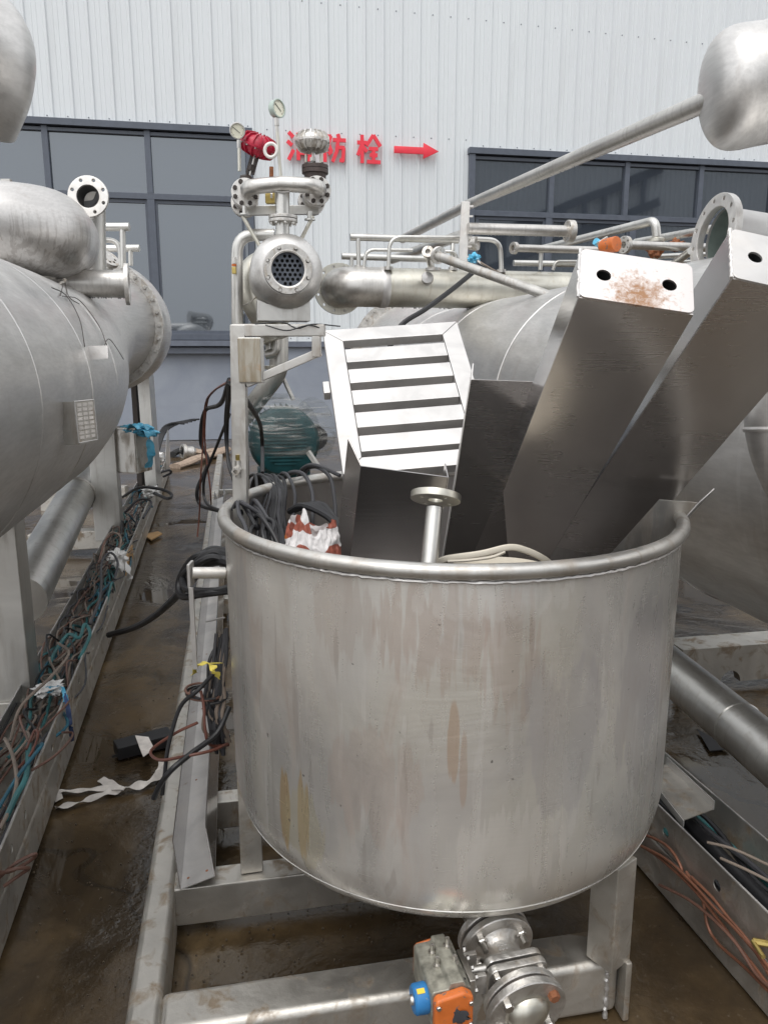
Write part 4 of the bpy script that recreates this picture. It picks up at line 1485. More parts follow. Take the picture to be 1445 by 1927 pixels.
# flat tie bar and slanted stays below the valves
ti = T('tie_bar', 'flat steel bar with two thin slanted stays joining both valve bodies', 'bar', P(533, 396, YH + .55))
ti.part('bar', MB().bar(P(466, 397, YH + .55), P(600, 395, YH + .6), .05, rpx(17, lvc)), M['pipe'], bevel=.004)
for (a, b) in (((457, 407), (489, 463)), ((589, 407), (566, 452))):
    ti.part('stay', MB().tube([P(*a, YH + .3), P(*b, YH + .3)], rpx(3.6, lvc), 10), M['yellow'])
for q in ((461, 402), (583, 412)):
    ti.part('drain_stub', MB().lathe(P(*q, YH + .3), Z, [(-.01, 0), (-.01, rpx(10, lvc)), (.0, rpx(10, lvc)), (0, rpx(4.5, lvc)), (.05, rpx(4.5, lvc)), (.05, 0)], 20), M['pipe'])
# bypass pipe down the left
by = T('bypass_pipe', 'vertical bypass pipe with a bend at the top, left of the heat exchanger drum', 'pipe', P(446, 640, YH + .45))
ptube(by, 'pipe', [P(517, 442, YH + .45), P(446, 442, YH + .45), P(447, 640, YH + .45)], 11, 'pipe', bend=.17)
ptube(by, 'vertical_pipe', [P(508, 600, YH + .8), P(508, 660, YH + .8)], 9, 'pipe')
by.part('sight_tap', MB().tube([P(441, 484, YH + .36), P(441, 496, YH + .36)], rpx(4, lvc), 10), M['white_flange'])
by.part('tap_band', MB().tube([P(441, 497, YH + .36), P(441, 501, YH + .36)], rpx(4.6, lvc), 10), M['orange'])
by.part('tap_body', MB().box(P(441, 509, YH + .36), rpx(8, lvc), .03, rpx(13, lvc)), M['brass'], bevel=.003)
# discharge pipe from the pump up to the drum
dp = T('pump_pipe', 'thick steel pipe with a flange joint bending down to the wrapped pump', 'pipe', P(525, 640, 6.3))
ptube(dp, 'pipe', [P(525, 612, 6.3), P(525, 700, 6.3), P(455, 790, 6.35)], 18, 'pipe', bend=.25, n=24)
ptube(dp, 'side_bend', [P(500, 668, 6.15), P(519, 664, 6.15), P(520, 625, 6.15)], 9, 'pipe', bend=.07)
dp.part('flange', MB().lathe(P(521, 688, 6.3), Z, [(-.03, 0), (-.03, rpx(23, P(521, 690, 6.3))), (.0, rpx(23, P(521, 690, 6.3))), (0, 0)], 32), M['yellow'], bevel=.002)
ptube(dp, 'stay', [P(530, 705, 6.35), P(552, 752, 6.3)], 4, 'bolt')

# wrapped green motor
mc = P(536, 833, 5.9)
mk = depth(mc) / FPX
mo = T('electric_motor', 'dark green electric motor wrapped in torn cling film behind the open tank', 'motor', P(536, 905, 6.1))
mb_ = MB().lathe(mc, D, [(-.02, 0), (-.02, 48 * mk), (.0, 60 * mk), (.04, 66 * mk), (.12, 66 * mk), (.13, 60 * mk), (.5, 60 * mk), (.55, 50 * mk), (.6, 0)], 56)
body = mo.part('body', mb_, M['motor'])
a_, s_, u_ = frame_of(D)
for i in range(-6, 7):
    y = i * 6.6 * mk
    hw = math.sqrt(max(0, (45 * mk) ** 2 - y * y)) * .94
    c = mc - D * .026 + u_ * y
    mo.part('cover_slat', MB().bar(c - s_ * hw, c + s_ * hw, .010, 3.1 * mk), M['motor'])
fins = MB()
for i in range(36):
    a = 2 * math.pi * i / 36
    d = s_ * math.cos(a) + u_ * math.sin(a)
    fins.bar(mc + d * (63 * mk) + D * .14, mc + d * (63 * mk) + D * .48, .006, .03, d)
mo.part('cooling_fins', fins, M['motor'], kind='stuff')
mo.part('foot', MB().box(mc + D * .3 - Z * (66 * mk), 100 * mk, .3, 14 * mk, (U, D, Z)), M['motor'])
mo.part('plinth_block', MB().box(Vector((mc.x, mc.y, (mc.z - 72 * mk) / 2)) + D * .3, .42, .3, mc.z - 72 * mk, (U, D, Z)), M['frame'])
# film: loose skin, open at the bottom front
def film(c, rx, ry, rz, seed, a0, a1, n=64, m=34):
    mb = MB()
    vs, fs = [], []
    for j in range(m + 1):
        ph = a0 + (a1 - a0) * j / m
        for i in range(n):
            a = 2 * math.pi * i / n
            d = U * (math.sin(ph) * math.cos(a)) + D * (math.sin(ph) * math.sin(a)) + Z * math.cos(ph)
            q = d * 2.4 + Vector((seed, 0, 0))
            k = 1 + .05 * noise.noise(q * .8) + .03 * abs(noise.noise(q * 1.8))
            vs.append(c + U * (d.dot(U) * rx * k) + D * (d.dot(D) * ry * k) + Z * (d.dot(Z) * rz * k))
    for j in range(m):
        for i in range(n):
            l = (i + 1) % n
            fs.append((j * n + i, j * n + l, (j + 1) * n + l, (j + 1) * n + i))
    return mb.add(vs, fs)
mo.part('cling_film', film(mc + D * .22 + Z * (8 * mk), 73 * mk, .46, 80 * mk, 2.1, rad(3), rad(112)), M['wrap'])
mo.part('cling_film', film(P(590, 812, 6.25), 44 * mk, .24, 66 * mk, 5.7, rad(3), rad(140), 40, 22), M['wrap'])
gb = MB().lathe(P(592, 822, 6.35), D, [(-.1, 0), (-.1, 24 * mk), (.12, 24 * mk), (.12, 0)], 24)
mo.part('terminal_box', gb, M['cable_grey'])
mo.part('rear_stay', MB().bar(P(580, 850, 5.8), P(600, 880, 5.75), .03, .03), M['pipe'])

# ================================================================== LEFT MACHINE
LA, LB, LR = -1.2, .16, .60
def lx_(v, z=None):
    q = U * LA + D * v
    return Vector((q.x, q.y, CAM_Z - LB if z is None else z))
cN, VA = lx_(2.5), D.copy()
cF = P(181, 612, 6.6)
lvs = T('pressure_vessel', 'long stainless steel pressure vessel on the left with bolted flange ring and nameplate', 'vessel', Vector((cN.x, cN.y, 0)))
# straight shell, then an eccentric reducer rising to the flanged neck
pts_, rad_s = [lx_(.6)], [.02]
for i in range(17):
    pts_.append(lx_(.62 + i * .2))
    rad_s.append(LR)
nk = cF - D * .07
for v_, f_, r_ in ((4.3, .0, .598), (4.8, .04, .588), (5.2, .14, .570), (5.5, .28, .548), (5.8, .46, .523), (6.1, .68, .50), (6.35, .87, .487), (6.55, 1.0, .48)):
    q = lx_(v_)
    e = Vector((nk.x, q.y, nk.z))
    pts_.append(q.lerp(e, f_) if v_ < 6.5 else nk)
    rad_s.append(r_)
def ring_tube(pts, rr, n=96):
    mb = MB()
    for i, (p, r) in enumerate(zip(pts, rr)):
        for k in range(n):
            a = 2 * math.pi * k / n
            mb.v.append(p + (U * math.cos(a) + Z * math.sin(a)) * r)
        if i:
            for k in range(n):
                l = (k + 1) % n
                mb.f.append(((i - 1) * n + k, (i - 1) * n + l, i * n + l, i * n + k))
    return mb
vl = ring_tube(pts_, rad_s)
for v in vl.v:
    v += (v - cN - VA * (v - cN).dot(VA)).normalized() * (.006 * noise.noise(v * 1.7))
vshell = lvs.part('shell', vl, M['shell'], sharp=60)
for v_, r_ in ((2.6, .602), (3.5, .602), (4.25, .600)):
    lvs.part('weld_seam', MB().lathe(lx_(v_), VA, [(-.005, r_ - .003), (0, r_ + .0005), (.005, r_ - .003)], 96), M['shell'], vshell)
fr1 = lvs.part('flange', MB().lathe(cF, VA, [(-.065, .40), (-.065, .543), (-.060, .548), (-.006, .548), (-.004, .40)], 96), M['cast'])
fr2 = lvs.part('flange', MB().lathe(cF, VA, [(.0, .40), (.0, .548), (.055, .548), (.06, .40)], 96), M['cast'])
bolts(lvs, fr1, cF - VA * .067, -VA, .515, 30, .017, None, 0)
lvs.part('rear_head', MB().lathe(cF + VA * .06, VA, [(0, .48), (.10, .54), (.3, .57), (.62, .56), (.82, .45), (.93, .25), (.96, 0)], 72), M['shell'])
def cyl_hit(px, py, o, ax, r):
    d = ray(px, py)
    w = EYE - o
    dd, ww = d - ax * d.dot(ax), w - ax * w.dot(ax)
    a, b, c = dd.dot(dd), 2 * dd.dot(ww), ww.dot(ww) - r * r
    q = b * b - 4 * a * c
    if q < 0:
        return EYE + d * (-b / (2 * a)), ww.normalized()
    t = (-b - math.sqrt(q)) / (2 * a)
    p = EYE + d * t
    n_ = p - o
    return p, (n_ - ax * n_.dot(ax)).normalized()
# nameplate on a stand-off bracket
np_, nn = cyl_hit(125, 790, cN, VA, LR)
kx = depth(np_) / FPX
pn = (Vector((.975, -.22, .03))).normalized()
px_ax = Z.cross(pn).normalized()
py_ax = pn.cross(px_ax)
pc = np_ + nn * .03 + Vector((.045, -.01, 0))
npl = lvs.part('nameplate_bracket', MB().prism([pc + py_ax * (38 * kx) - px_ax * .055, pc + py_ax * (38 * kx) - px_ax * .055 - pn * .06, pc - py_ax * (40 * kx) - px_ax * .055 - pn * .06, pc - py_ax * (40 * kx) - px_ax * .055], px_ax * .004), M['brushed'])
lvs.part('nameplate', MB().box(pc - pn * .003, .118, 78 * kx, .005, (px_ax, py_ax, pn)), M['frame'], npl, bevel=.001)
gr = MB()
for j in range(8):
    for i in range(3):
        gr.box(pc + px_ax * (-.034 + i * .034) + py_ax * ((31 - j * 8.6) * kx), .025, 5.6 * kx, .0012, (px_ax, py_ax, pn))
lvs.part('printed_cells', gr, M['paper'], npl, kind='stuff')
lvs.part('plate_border', MB().tube([pc + px_ax * (a * .058) + py_ax * (b * 38 * kx) for a, b in ((-1, -1), (1, -1), (1, 1), (-1, 1))], .003, 6, closed=True), M['bright'], npl)
lvs.part('bracket_edge', MB().box(pc - py_ax * (40 * kx) - pn * .03, .118, .004, .06, (px_ax, py_ax, pn)), M['brushed'], npl)
# hanging tag sleeve held by wires
tp, tn = cyl_hit(172, 664, cN, VA, LR)
ka = depth(tp) / FPX
tgt = T('tag_sleeve', 'small clear plastic tag sleeve tied on with wires to the side of the left vessel', 'tag', tp)
tx = VA.cross(tn).normalized()
tgm = [P(141, 652, tp.y - .02), P(203, 650, tp.y - .04), P(204, 674, tp.y - .06), P(156, 678, tp.y - .03)]
tgt.part('sleeve', MB().prism(tgm, -tn * .006), M['bright'])
for pts in ([(98, 541), (125, 556), (150, 600), (160, 652)], [(118, 557), (150, 565), (185, 610), (202, 650)], [(114, 556), (122, 530), (130, 558), (150, 572)], [(196, 652), (205, 638), (218, 652), (233, 676)]):
    tgt.part('wire', MB().tube(spline([cyl_hit(a, b, cN, VA, LR + .012)[0] for a, b in pts], 6), .0022, 6), M['dark_bolt'])

# vessel legs, skid beams
lf = T('support_frame', 'grey steel legs and cross beams carrying the vessel on the left side', 'frame', G(45, 1310, 0))
def vleg(px, py, y_, w, d, ztop):
    b = P(px, py, y_)
    b = Vector((b.x, b.y, .16))
    lf.part('leg', MB().bar(b, Vector((b.x, b.y, ztop)), d, w, Vector((1, 0, 0)) * .98 + Vector((0, .18, 0))), M['pipe'], bevel=.006)
    return b
vleg(36, 1290, 3.03, .135, .15, 1.05)
vleg(206, 985, 6.0, .20, .16, 1.35)
lf.part('cross_beam', MB().bar(P(-60, 1345, 3.0), P(62, 1335, 3.0), .14, .14), M['frame'], bevel=.008)
lf.part('cross_beam', MB().bar(P(60, 1020, 6.1), P(222, 1010, 6.15), .14, .15), M['frame'], bevel=.008)
lf.part('cross_beam', MB().bar(P(100, 930, 8.2), P(240, 925, 8.2), .12, .13), M['frame'], bevel=.008)
lf.part('rear_leg', MB().bar(P(100, 960, 8.0), P(100, 800, 8.0), .18, .18, Vector((1, 0, 0))), M['frame'], bevel=.008)
bp = P(286, 850, 7.9)
lf.part('rear_post', MB().bar(Vector((bp.x, bp.y, .1)), Vector((bp.x - .02, bp.y, 1.62)), .17, .12, Vector((1, 0, 0))), M['pipe'], bevel=.004)
lf.part('post_web', MB().bar(Vector((bp.x - .12, bp.y - .03, .1)), Vector((bp.x - .12, bp.y - .03, 1.55)), .10, .05, Vector((1, 0, 0))), M['dark_bolt'])

# pipe slung below the vessel with its strap
lp = T('return_pipe', 'thick return pipe held by a round strap under the left vessel, among its legs', 'pipe', P(100, 1040, 4.7))
la, lb2 = P(40, 1130, 3.9), P(176, 872, 6.9)
ptube(lp, 'pipe', [la, lb2], 47, 'pipe', n=36)
st_c = la.lerp(lb2, .66)
lpa, lps, lpu = frame_of(lb2 - la)
rr_ = rpx(47, la) * 1.03
lp.part('strap', MB().tube([st_c + (lps * math.cos(a) + lpu * math.sin(a)) * rr_ for a in [2 * math.pi * i / 40 for i in range(40)]], .010, 8, closed=True), M['bolt'])
lp.part('end_band', MB().lathe(la.lerp(lb2, .93), lpa, [(-.03, rr_), (-.03, rr_ + .01), (.03, rr_ + .01), (.03, rr_)], 36), M['dark_bolt'])

# electrical box with a blue bag
ebx = T('control_box', 'grey steel control box on the left machine with a blue plastic bag tied on top', 'electrical box', P(248, 892, 6.05))
ec = P(250, 846, 6.05)
kb = depth(ec) / FPX
ea = (Vector((.96, -.28, 0)).normalized(), Vector((.28, .96, 0)).normalized(), Z)
eb = ebx.part('case', MB().box(ec, 50 * kb, .20, 82 * kb, ea), M['frame'], bevel=.004)
ebx.part('door', MB().box(ec - ea[1] * .104, 46 * kb, .008, 78 * kb, ea), M['brushed'], eb, bevel=.002)
ebx.part('lid_lip', MB().box(ec + Z * (42 * kb), 54 * kb, .23, .012, ea), M['brushed'], eb)
bb = crumple(P(262, 808, 6.0), 26 * kb, .09, 11 * kb, 8.2, .35, 48, 26, [(Vector((.8, -.3, -.6)), .5, .7), (Vector((-.9, 0, .3)), .4, .4)])
single('plastic_bag', 'crumpled blue plastic bag tied over the corner of the control box', 'plastic bag', bb, M['film_blue'], sharp=80)
# big elbow, stub pipe and standing flange on top of the vessel
be = T('elbow_pipe', 'thick stained pipe elbow curving into the top of the left vessel', 'pipe', P(85, 535, 4.6))
r_e = rpx(80, P(60, 440, 4.6))
epth = fillet([P(-420, 408, 3.95), P(86, 433, 4.55), P(112, 452, 5.1)], .30, 14)
be.part('elbow', MB().tube(epth, r_e, 48), M['stained'])
be.part('neck', MB().tube([P(40, 470, 4.75), P(32, 580, 4.8)], rpx(64, P(40, 500, 4.75)), 36), M['shell'])
be.part('lug', MB().box(P(13, 343, 4.45), .05, .03, .03), M['bolt'])
wl2 = [P(60 + 62 * math.cos(a), 527 + 15 * math.sin(a), 4.55 - .18 * math.sin(a)) for a in [math.pi * i / 24 for i in range(25)]]
be.part('weld_bead', MB().tube(wl2, [.010 + random.uniform(-.004, .005) for _ in wl2], 8), M['frame'])
sp = T('stub_pipe', 'short horizontal stub pipe with an end flange lying across the top of the left vessel', 'pipe', P(150, 560, 5.0))
sa_, sb2 = P(40, 530, 4.9), P(236, 535, 5.05)
sp.part('pipe', MB().tube([sa_, sb2], rpx(25, sb2), 32), M['drip'])
sp.part('flange', ring_flange(sb2, (sb2 - sa_).normalized(), rpx(20, sb2), rpx(38, sb2), .025, 8), M['white_flange'], bevel=.002)
droplets(sp, sa_.lerp(sb2, .3), sb2, rpx(24, sb2), 26, .007)
sf = T('flanged_riser', 'riser pipe ending in a round open flange that faces the yard, above the left vessel', 'pipe', P(178, 520, 5.2))
fc = P(168, 371, 5.1)
fcx = Vector((.05, -1, .08)).normalized()
ptube(sf, 'pipe', [P(182, 540, 5.4), P(180, 374, 5.4), fc - fcx * .12], 18, 'pipe', bend=.13, n=24)
sf.part('flange', ring_flange(fc, fcx, rpx(21, fc), rpx(37.5, fc), .022, 8, rpx(3.4, fc)), M['white_flange'], bevel=.002)
sf.part('bore', MB().lathe(fc, -fcx, [(-.004, rpx(21, fc)), (.10, rpx(20, fc)), (.115, 0)], 28), plain('pipe_bore', (.13, .13, .13), .5, .6))

# small header rails beyond
def rails(name, label, specs, loc, mat='pipe', bend=.10):
    t = T(name, label, 'pipe rail', loc)
    for (nm, pts, rp) in specs:
        ptube(t, nm, [P(*q) for q in pts], rp, mat, None, 14, bend)
    return t
rails('header_rail', 'thin capped header pipes with bent risers above the far end of the left vessel', [
    ('header', [(178, 427, 6.2), (244, 427, 6.2)], 7.5), ('header', [(180, 468, 6.6), (263, 467, 6.6)], 6.5),
    ('riser', [(231, 430, 6.2), (233, 505, 6.2)], 5.5), ('riser', [(246, 470, 6.6), (247, 500, 6.6)], 4.5),
    ('bend', [(176, 424, 6.2), (190, 426, 6.2), (190, 480, 6.2)], 5), ('bend', [(180, 452, 6.25), (226, 452, 6.25), (228, 500, 6.25)], 5)],
    P(230, 505, 6.2))
fdn = T('branch_flange', 'tilted branch flange with bolts on a short curved neck, behind the stub pipe', 'pipe flange', P(205, 500, 5.9))
bfx = Vector((.55, -.35, .6)).normalized()
fcb = P(203, 491, 5.9)
fdn.part('flange', ring_flange(fcb, bfx, .0, rpx(20, fcb), .03, 8, rpx(2.6, fcb)), M['cast'])
fdn.part('neck', MB().tube(spline([fcb, P(195, 505, 6.0), P(180, 520, 6.1)], 5), rpx(16, fcb), 20), M['pipe'])
# big capped ends in the two upper corners
def capped(name, label, pts, r, mat, cat='pipe'):
    t = T(name, label, cat, pts[-1])
    t.part('elbow', MB().tube(pts, r, 48), M[mat])
    return t
ka_ = P(-30, 60, 2.9)
capped('pipe_elbow', 'large rounded stainless steel pipe bend cut by the upper left corner of the picture',
       fillet([P(-330, 60, 3.05), P(-38, 72, 2.9), P(-46, 145, 2.92), P(-70, 205, 2.95)], .2, 10), rpx(102, ka_), 'shell')
kb_ = P(1440, 180, 3.0)
tb_ = T('pipe_elbow', 'large rounded stainless steel pipe bend at the upper right with water beads on it', 'pipe', kb_)
q0 = P(1428, 178, 3.05)
rb_ = rpx(106, q0)
cap_p = [(rb_ * .60 * (1 - (1 - (1 - j / 20) ** 2.6) ** (1 / 2.6)), rb_ * math.sin(math.pi / 2 * min(1, j / 20)) if j < 20 else rb_) for j in range(21)]
cap_p = []
for j in range(25):
    a = math.pi / 2 * j / 24
    cap_p.append((rb_ * .62 * (1 - math.cos(a) ** .72), rb_ * math.sin(a) ** .72))
cap_p += [(rb_ * .9, rb_ * .985), (rb_ * 3.2, rb_ * .96)]
tb_.part('elbow', MB().lathe(q0 - Vector((rb_ * .98, 0, 0)), Vector((1, -.10, .14)).normalized(), cap_p, 72), M['shell'], sharp=70)

# ================================================================== RIGHT MACHINE
AR, BR, RR = 2.1, .30, .70
def rv_(v, dz=0.0):
    q = U * AR + D * v
    return Vector((q.x, q.y, CAM_Z - BR + dz))
rvs = T('pressure_vessel', 'long stainless steel pressure vessel behind the open tank, weld seams round it', 'vessel', Vector((rv_(3).x, rv_(3).y, 0)))
RAX = D.copy()
rp_, rr_s = [rv_(.8)], [.02]
for i in range(33):
    rp_.append(rv_(.82 + .2 * i))
    rr_s.append(RR)
for v_, dz, r_ in ((7.6, .02, .70), (8.1, .07, .69), (8.5, .13, .68), (8.9, .19, .66), (9.1, .21, .65)):
    rp_.append(rv_(v_, dz))
    rr_s.append(r_)
vr = ring_tube(rp_, rr_s)
for v in vr.v:
    v += (v - rv_(3) - RAX * (v - rv_(3)).dot(RAX)).normalized() * (.006 * noise.noise(v * 1.6))
rsh = rvs.part('shell', vr, M['shell'], sharp=60)
for v_ in (2.6, 4.1, 5.6, 7.0):
    rvs.part('weld_seam', MB().lathe(rv_(v_), RAX, [(-.006, RR), (0, RR + .005), (.006, RR)], 96), M['shell'], rsh)
re2 = rv_(9.1, .21)
rf1 = rvs.part('flange', MB().lathe(re2, RAX, [(0, .6), (0, RR + .07), (.05, RR + .07), (.05, .6)], 96), M['cast'])
bolts(rvs, rf1, re2 - RAX * .002, -RAX, RR + .03, 36, .018)
rvs.part('rear_head', MB().lathe(re2 + RAX * .05, RAX, [(0, RR + .03), (.08, RR + .02), (.4, .62), (.6, .4), (.66, 0)], 64), M['shell'])
# its support beams
rs = T('support_frame', 'low steel cross beam with a half round cutout under the vessel on the right', 'frame', G(1400, 1285, 0))
cbm = MB()
ca = G(1285, 1226, .21)
cz = U * 1.6
ca = Vector((ca.x, ca.y, 0))
ctr = G(1387, 1281, .06)
poly = [(0, .03), (0, .21), (1.6, .21), (1.6, .03)]
ss = (Vector((ctr.x, ctr.y, 0)) - ca).dot(U)
arc = [(ss + .055 * math.cos(a), .03 + .06 * math.sin(a)) for a in [math.pi * i / 10 for i in range(11)]]
poly = [(0, .03), (0, .21), (1.6, .21), (1.6, .03)] + arc
cbm.prism([ca + U * a + Z * b for a, b in poly], D * .05)
rs.part('cross_beam', cbm, M['frame'])
rs.part('top_plate', MB().box(ca + U * .8 + D * .08 + Z * .2125, 1.6, .16, .008, (U, D, Z)), M['frame'])
rs.part('leg', MB().bar(ca + U * 1.5 + D * .1, ca + U * 1.5 + D * .1 + Z * .8, .16, .16, U), M['pipe'])
# lower pipe
rp = T('return_pipe', 'thick return pipe low down on the right, running past the open tank below the vessel', 'pipe', G(1300, 1290, .3))
pa, pb = P(1262, 1262, 3.0), P(1500, 1462, 2.2)
px2 = pa + (pa - pb).normalized() * 4.0
rp.part('pipe', MB().tube([px2, pb + (pb - pa).normalized() * .5], rpx(41, pa), 40), M['pipe'])
for t_ in (.6,):
    q = pa.lerp(pb, t_)
    rp.part('weld_seam', MB().lathe(q, pb - pa, [(-.004, rpx(41, pa)), (0, rpx(41, pa) + .003), (.004, rpx(41, pa))], 40), M['pipe'])

# curved outlet pipe in front of the vessel at the picture's right edge
oe = T('outlet_pipe', 'curved outlet pipe with a weld seam at the right picture edge, before the vessel', 'pipe', P(1445, 930, 1.8))
oq = fillet([P(1458, 560, 1.92), P(1462, 830, 1.86), P(1540, 985, 1.78), P(1700, 1060, 1.7)], .4, 12)
oe.part('pipe', MB().tube(oq, rpx(58, P(1466, 800, 1.87)), 36), M['shell'])
wc_ = P(1461, 808, 1.865)
oe.part('weld_seam', MB().lathe(wc_, Vector((0, .1, 1)), [(-.006, rpx(58, wc_)), (0, rpx(59.5, wc_)), (.006, rpx(58, wc_))], 36), M['bright'])

# thick horizontal manifold above the vessel
hm_ = T('horizontal_manifold', 'thick horizontal steel manifold pipe with a flanged elbow end above the right vessel', 'pipe', P(860, 580, 6.2))
ma, mb2 = P(720, 541, 6.0), P(1480, 556, 6.9)
mdir = (mb2 - ma).normalized()
rm = rpx(36, ma)
hm_.part('pipe', MB().tube([ma, mb2], rm, 40), M['yellow'])
epts = fillet([ma, P(646, 539, 5.94), P(646, 539, 5.94) + D * .30], .20, 12)
hm_.part('elbow', MB().tube(epts, rm * 1.01, 36), M['drip'])
hm_.part('weld_seam', MB().lathe(ma, mdir, [(-.03, rm), (-.02, rm * 1.04), (.02, rm * 1.04), (.03, rm)], 36), M['bright'])
fcc = P(646, 539, 5.94) + D * .26
hmf = hm_.part('flange', ring_flange(fcc, -D, rm * .9, rpx(47, fcc), .03, 12, rpx(2.6, fcc)), M['yellow'], bevel=.002)
bolts(hm_, hmf, fcc - D * .004, -D, rm * .9 + (rpx(47, fcc) - rm * .9) * .58, 10, rpx(4.2, fcc))
dz = P(804, 523, 5.83)
hm_.part('blank_nozzle', MB().lathe(dz, Vector((-.05, -1, .1)).normalized(), [(-.05, rpx(11.5, dz)), (.0, rpx(11.5, dz)), (.012, rpx(10, dz)), (.018, 0)], 28), M['bright'])
droplets(hm_, ma, ma.lerp(mb2, .5), rm * .99, 44, .008)
# rails riding on the manifold
rr1 = rails('header_rail', 'double header rail with capped ends and bent risers standing on the horizontal manifold', [
    ('header', [(659, 446, 6.0), (862, 452, 6.15)], 6.5), ('header', [(643, 482, 6.35), (812, 488, 6.5)], 6.0),
    ('riser', [(674, 449, 6.0), (675, 503, 6.0)], 4.2), ('riser', [(662, 484, 6.35), (662, 502, 6.35)], 3.6),
    ('bend', [(731, 505, 5.9), (733, 446, 5.9), (868, 447, 6.0)], 3.6), ('bend', [(685, 506, 5.95), (688, 470, 5.95), (776, 471, 6.0)], 3.2),
    ('riser', [(852, 452, 6.15), (850, 505, 6.1)], 4.2), ('bend', [(835, 473, 6.1), (858, 474, 6.1), (860, 500, 6.1)], 3.2),
    ('bend', [(876, 449, 6.1), (941, 452, 6.15), (943, 510, 6.15)], 4.6)], P(675, 503, 6.0))
for q in ((675, 503, 6.0), (731, 505, 5.9), (685, 506, 5.95), (943, 510, 6.15), (852, 506, 6.1)):
    c = P(*q)
    rr1.part('base_flange', MB().lathe(c, Z, [(-.012, 0), (-.012, rpx(8.5, c)), (.012, rpx(8.5, c)), (.012, 0)], 20), M['bolt'])
# white finned post, with pipe ending in a flange
fpst = T('finned_post', 'pale upright steel post with short fins standing behind the horizontal manifold', 'post', P(870, 500, 5.9))
fpst.part('post', MB().bar(P(876, 380, 5.9), P(870, 505, 5.9), .035, rpx(16, P(873, 440, 5.9)), Vector((1, 0, 0))), M['white_flange'], bevel=.003)
for i in range(7):
    c = P(884 - i * .8, 388 + i * 19, 5.89)
    fpst.part('fin', MB().box(c, .05, .012, .012), M['white_flange'])
bp2 = T('branch_pipe', 'horizontal branch pipe with a round end flange beside the finned post', 'pipe', P(980, 432, 5.9))
ba, bb2 = P(880, 430, 5.85), P(1066, 435, 6.0)
bp2.part('pipe', MB().tube([ba, bb2], rpx(10.5, ba), 24), M['drip'])
bp2.part('flange', ring_flange(bb2, (bb2 - ba).normalized(), rpx(9, bb2), rpx(20, bb2), .05, 6), M['cast'], bevel=.003)
bp2.part('end_cup', MB().lathe(P(893, 459, 6.1), Vector((.8, -.5, .1)).normalized(), [(-.05, rpx(9, ba)), (.0, rpx(13, ba)), (.02, rpx(13, ba)), (.02, rpx(8, ba)), (0, 0)], 24), M['cast'])
droplets(bp2, ba, bb2, rpx(10, ba), 22, .006)
def flanged(label, a, b, rp, fr_px, name='flanged_pipe'):
    A, B = P(*a), P(*b)
    t = T(name, label, 'pipe', A)
    t.part('pipe', MB().tube([A, B], rpx(rp, A), 20), M['drip'])
    ax = (A - B).normalized()
    f = (ax + Vector((0, -.25, 0))).normalized()
    t.part('flange', ring_flange(A, f, rpx(rp * .75, A), rpx(fr_px, A), .03, 6), M['cast'], bevel=.002)
    t.part('bore', MB().lathe(A + f * .002, f, [(-.02, rpx(rp * .8, A)), (-.02, 0)], 16), M['dark_hole'])
    return t
flanged('thin pipe with a small open flange, left of the orange actuator', (970, 467, 6.2), (1125, 471, 6.4), 7, 11)
flanged('pipe with an open flange close to the orange actuator, on its right', (1178, 461, 5.6), (1330, 466, 5.8), 8, 16)
rails('header_rail', 'low rail of thin bent pipes on the manifold, behind the left box beam end', [
    ('header', [(966, 495, 6.5), (1080, 497, 6.6)], 5.5), ('riser', [(1018, 474, 6.3), (1016, 508, 6.3)], 4),
    ('bend', [(1040, 508, 6.3), (1045, 492, 6.3), (1100, 492, 6.35)], 3), ('header', [(1225, 483, 6.3), (1340, 478, 6.4)], 4.5),
    ('header', [(1250, 494, 6.3), (1340, 490, 6.4)], 3.5)], P(1016, 508, 6.3))
rails('overhead_pipe', 'thin sloping pipe with a bend down to a rusty valve, behind the orange actuator', [
    ('pipe', [(1012, 470, 7.5), (1232, 415, 6.0), (1235, 445, 6.0)], 6.5)], P(1234, 446, 6.0), bend=.07)
rails('overhead_pipe', 'short sloping pipe between the rusty valve and the big open flange', [
    ('pipe', [(1195, 456, 6.8), (1345, 430, 5.6)], 6.5), ('pipe', [(1262, 500, 5.9), (1300, 472, 5.5)], 7)], P(1262, 500, 5.9), bend=.07)
rvv = T('rusty_valve', 'small rust covered flanged valve between two thin pipes on the right', 'valve', P(1233, 480, 6.0))
cv = P(1234, 450, 6.0)
rvv.part('flange', MB().lathe(cv, Z, [(-.02, 0), (-.02, rpx(16, cv)), (.0, rpx(16, cv)), (.01, rpx(12, cv)), (.02, 0)], 20), M['yellow'])
rvv.part('body', crumple(P(1232, 470, 6.0), rpx(17, cv), .06, rpx(17, cv), 4.4, .5, 20, 14), M['rust'])
rvv.part('body', crumple(P(1272, 462, 6.0), rpx(18, cv), .06, rpx(11, cv), 1.4, .6, 20, 14), M['rust'])
oa = T('orange_actuator', 'bright orange round valve actuator with a blue end cap above the right box beams', 'valve actuator', P(1150, 475, 4.4))
co = P(1160, 459, 4.35)
ox = Vector((.55, -.83, .05)).normalized()
oa.part('housing', MB().lathe(co, ox, [(-.10, 0), (-.10, rpx(12, co)), (-.085, rpx(14, co)), (-.005, rpx(14.5, co)), (0, rpx(13.8, co)), (0, 0)], 32), M['orange'], bevel=.001)
oa.part('bracket', MB().box(P(1137, 461, 4.5), .06, .05, .07, (Vector((.8, .1, .5)).normalized(), Vector((0, 1, 0)), Vector((-.5, 0, .8)).normalized())), M['pipe'], bevel=.004)
oa.part('end_cap', MB().lathe(P(1124, 457, 4.55), Vector((-.8, -.4, .4)).normalized(), [(-.03, 0), (-.03, rpx(7, co)), (.02, rpx(7, co)), (.02, 0)], 24), M['film_blue'])
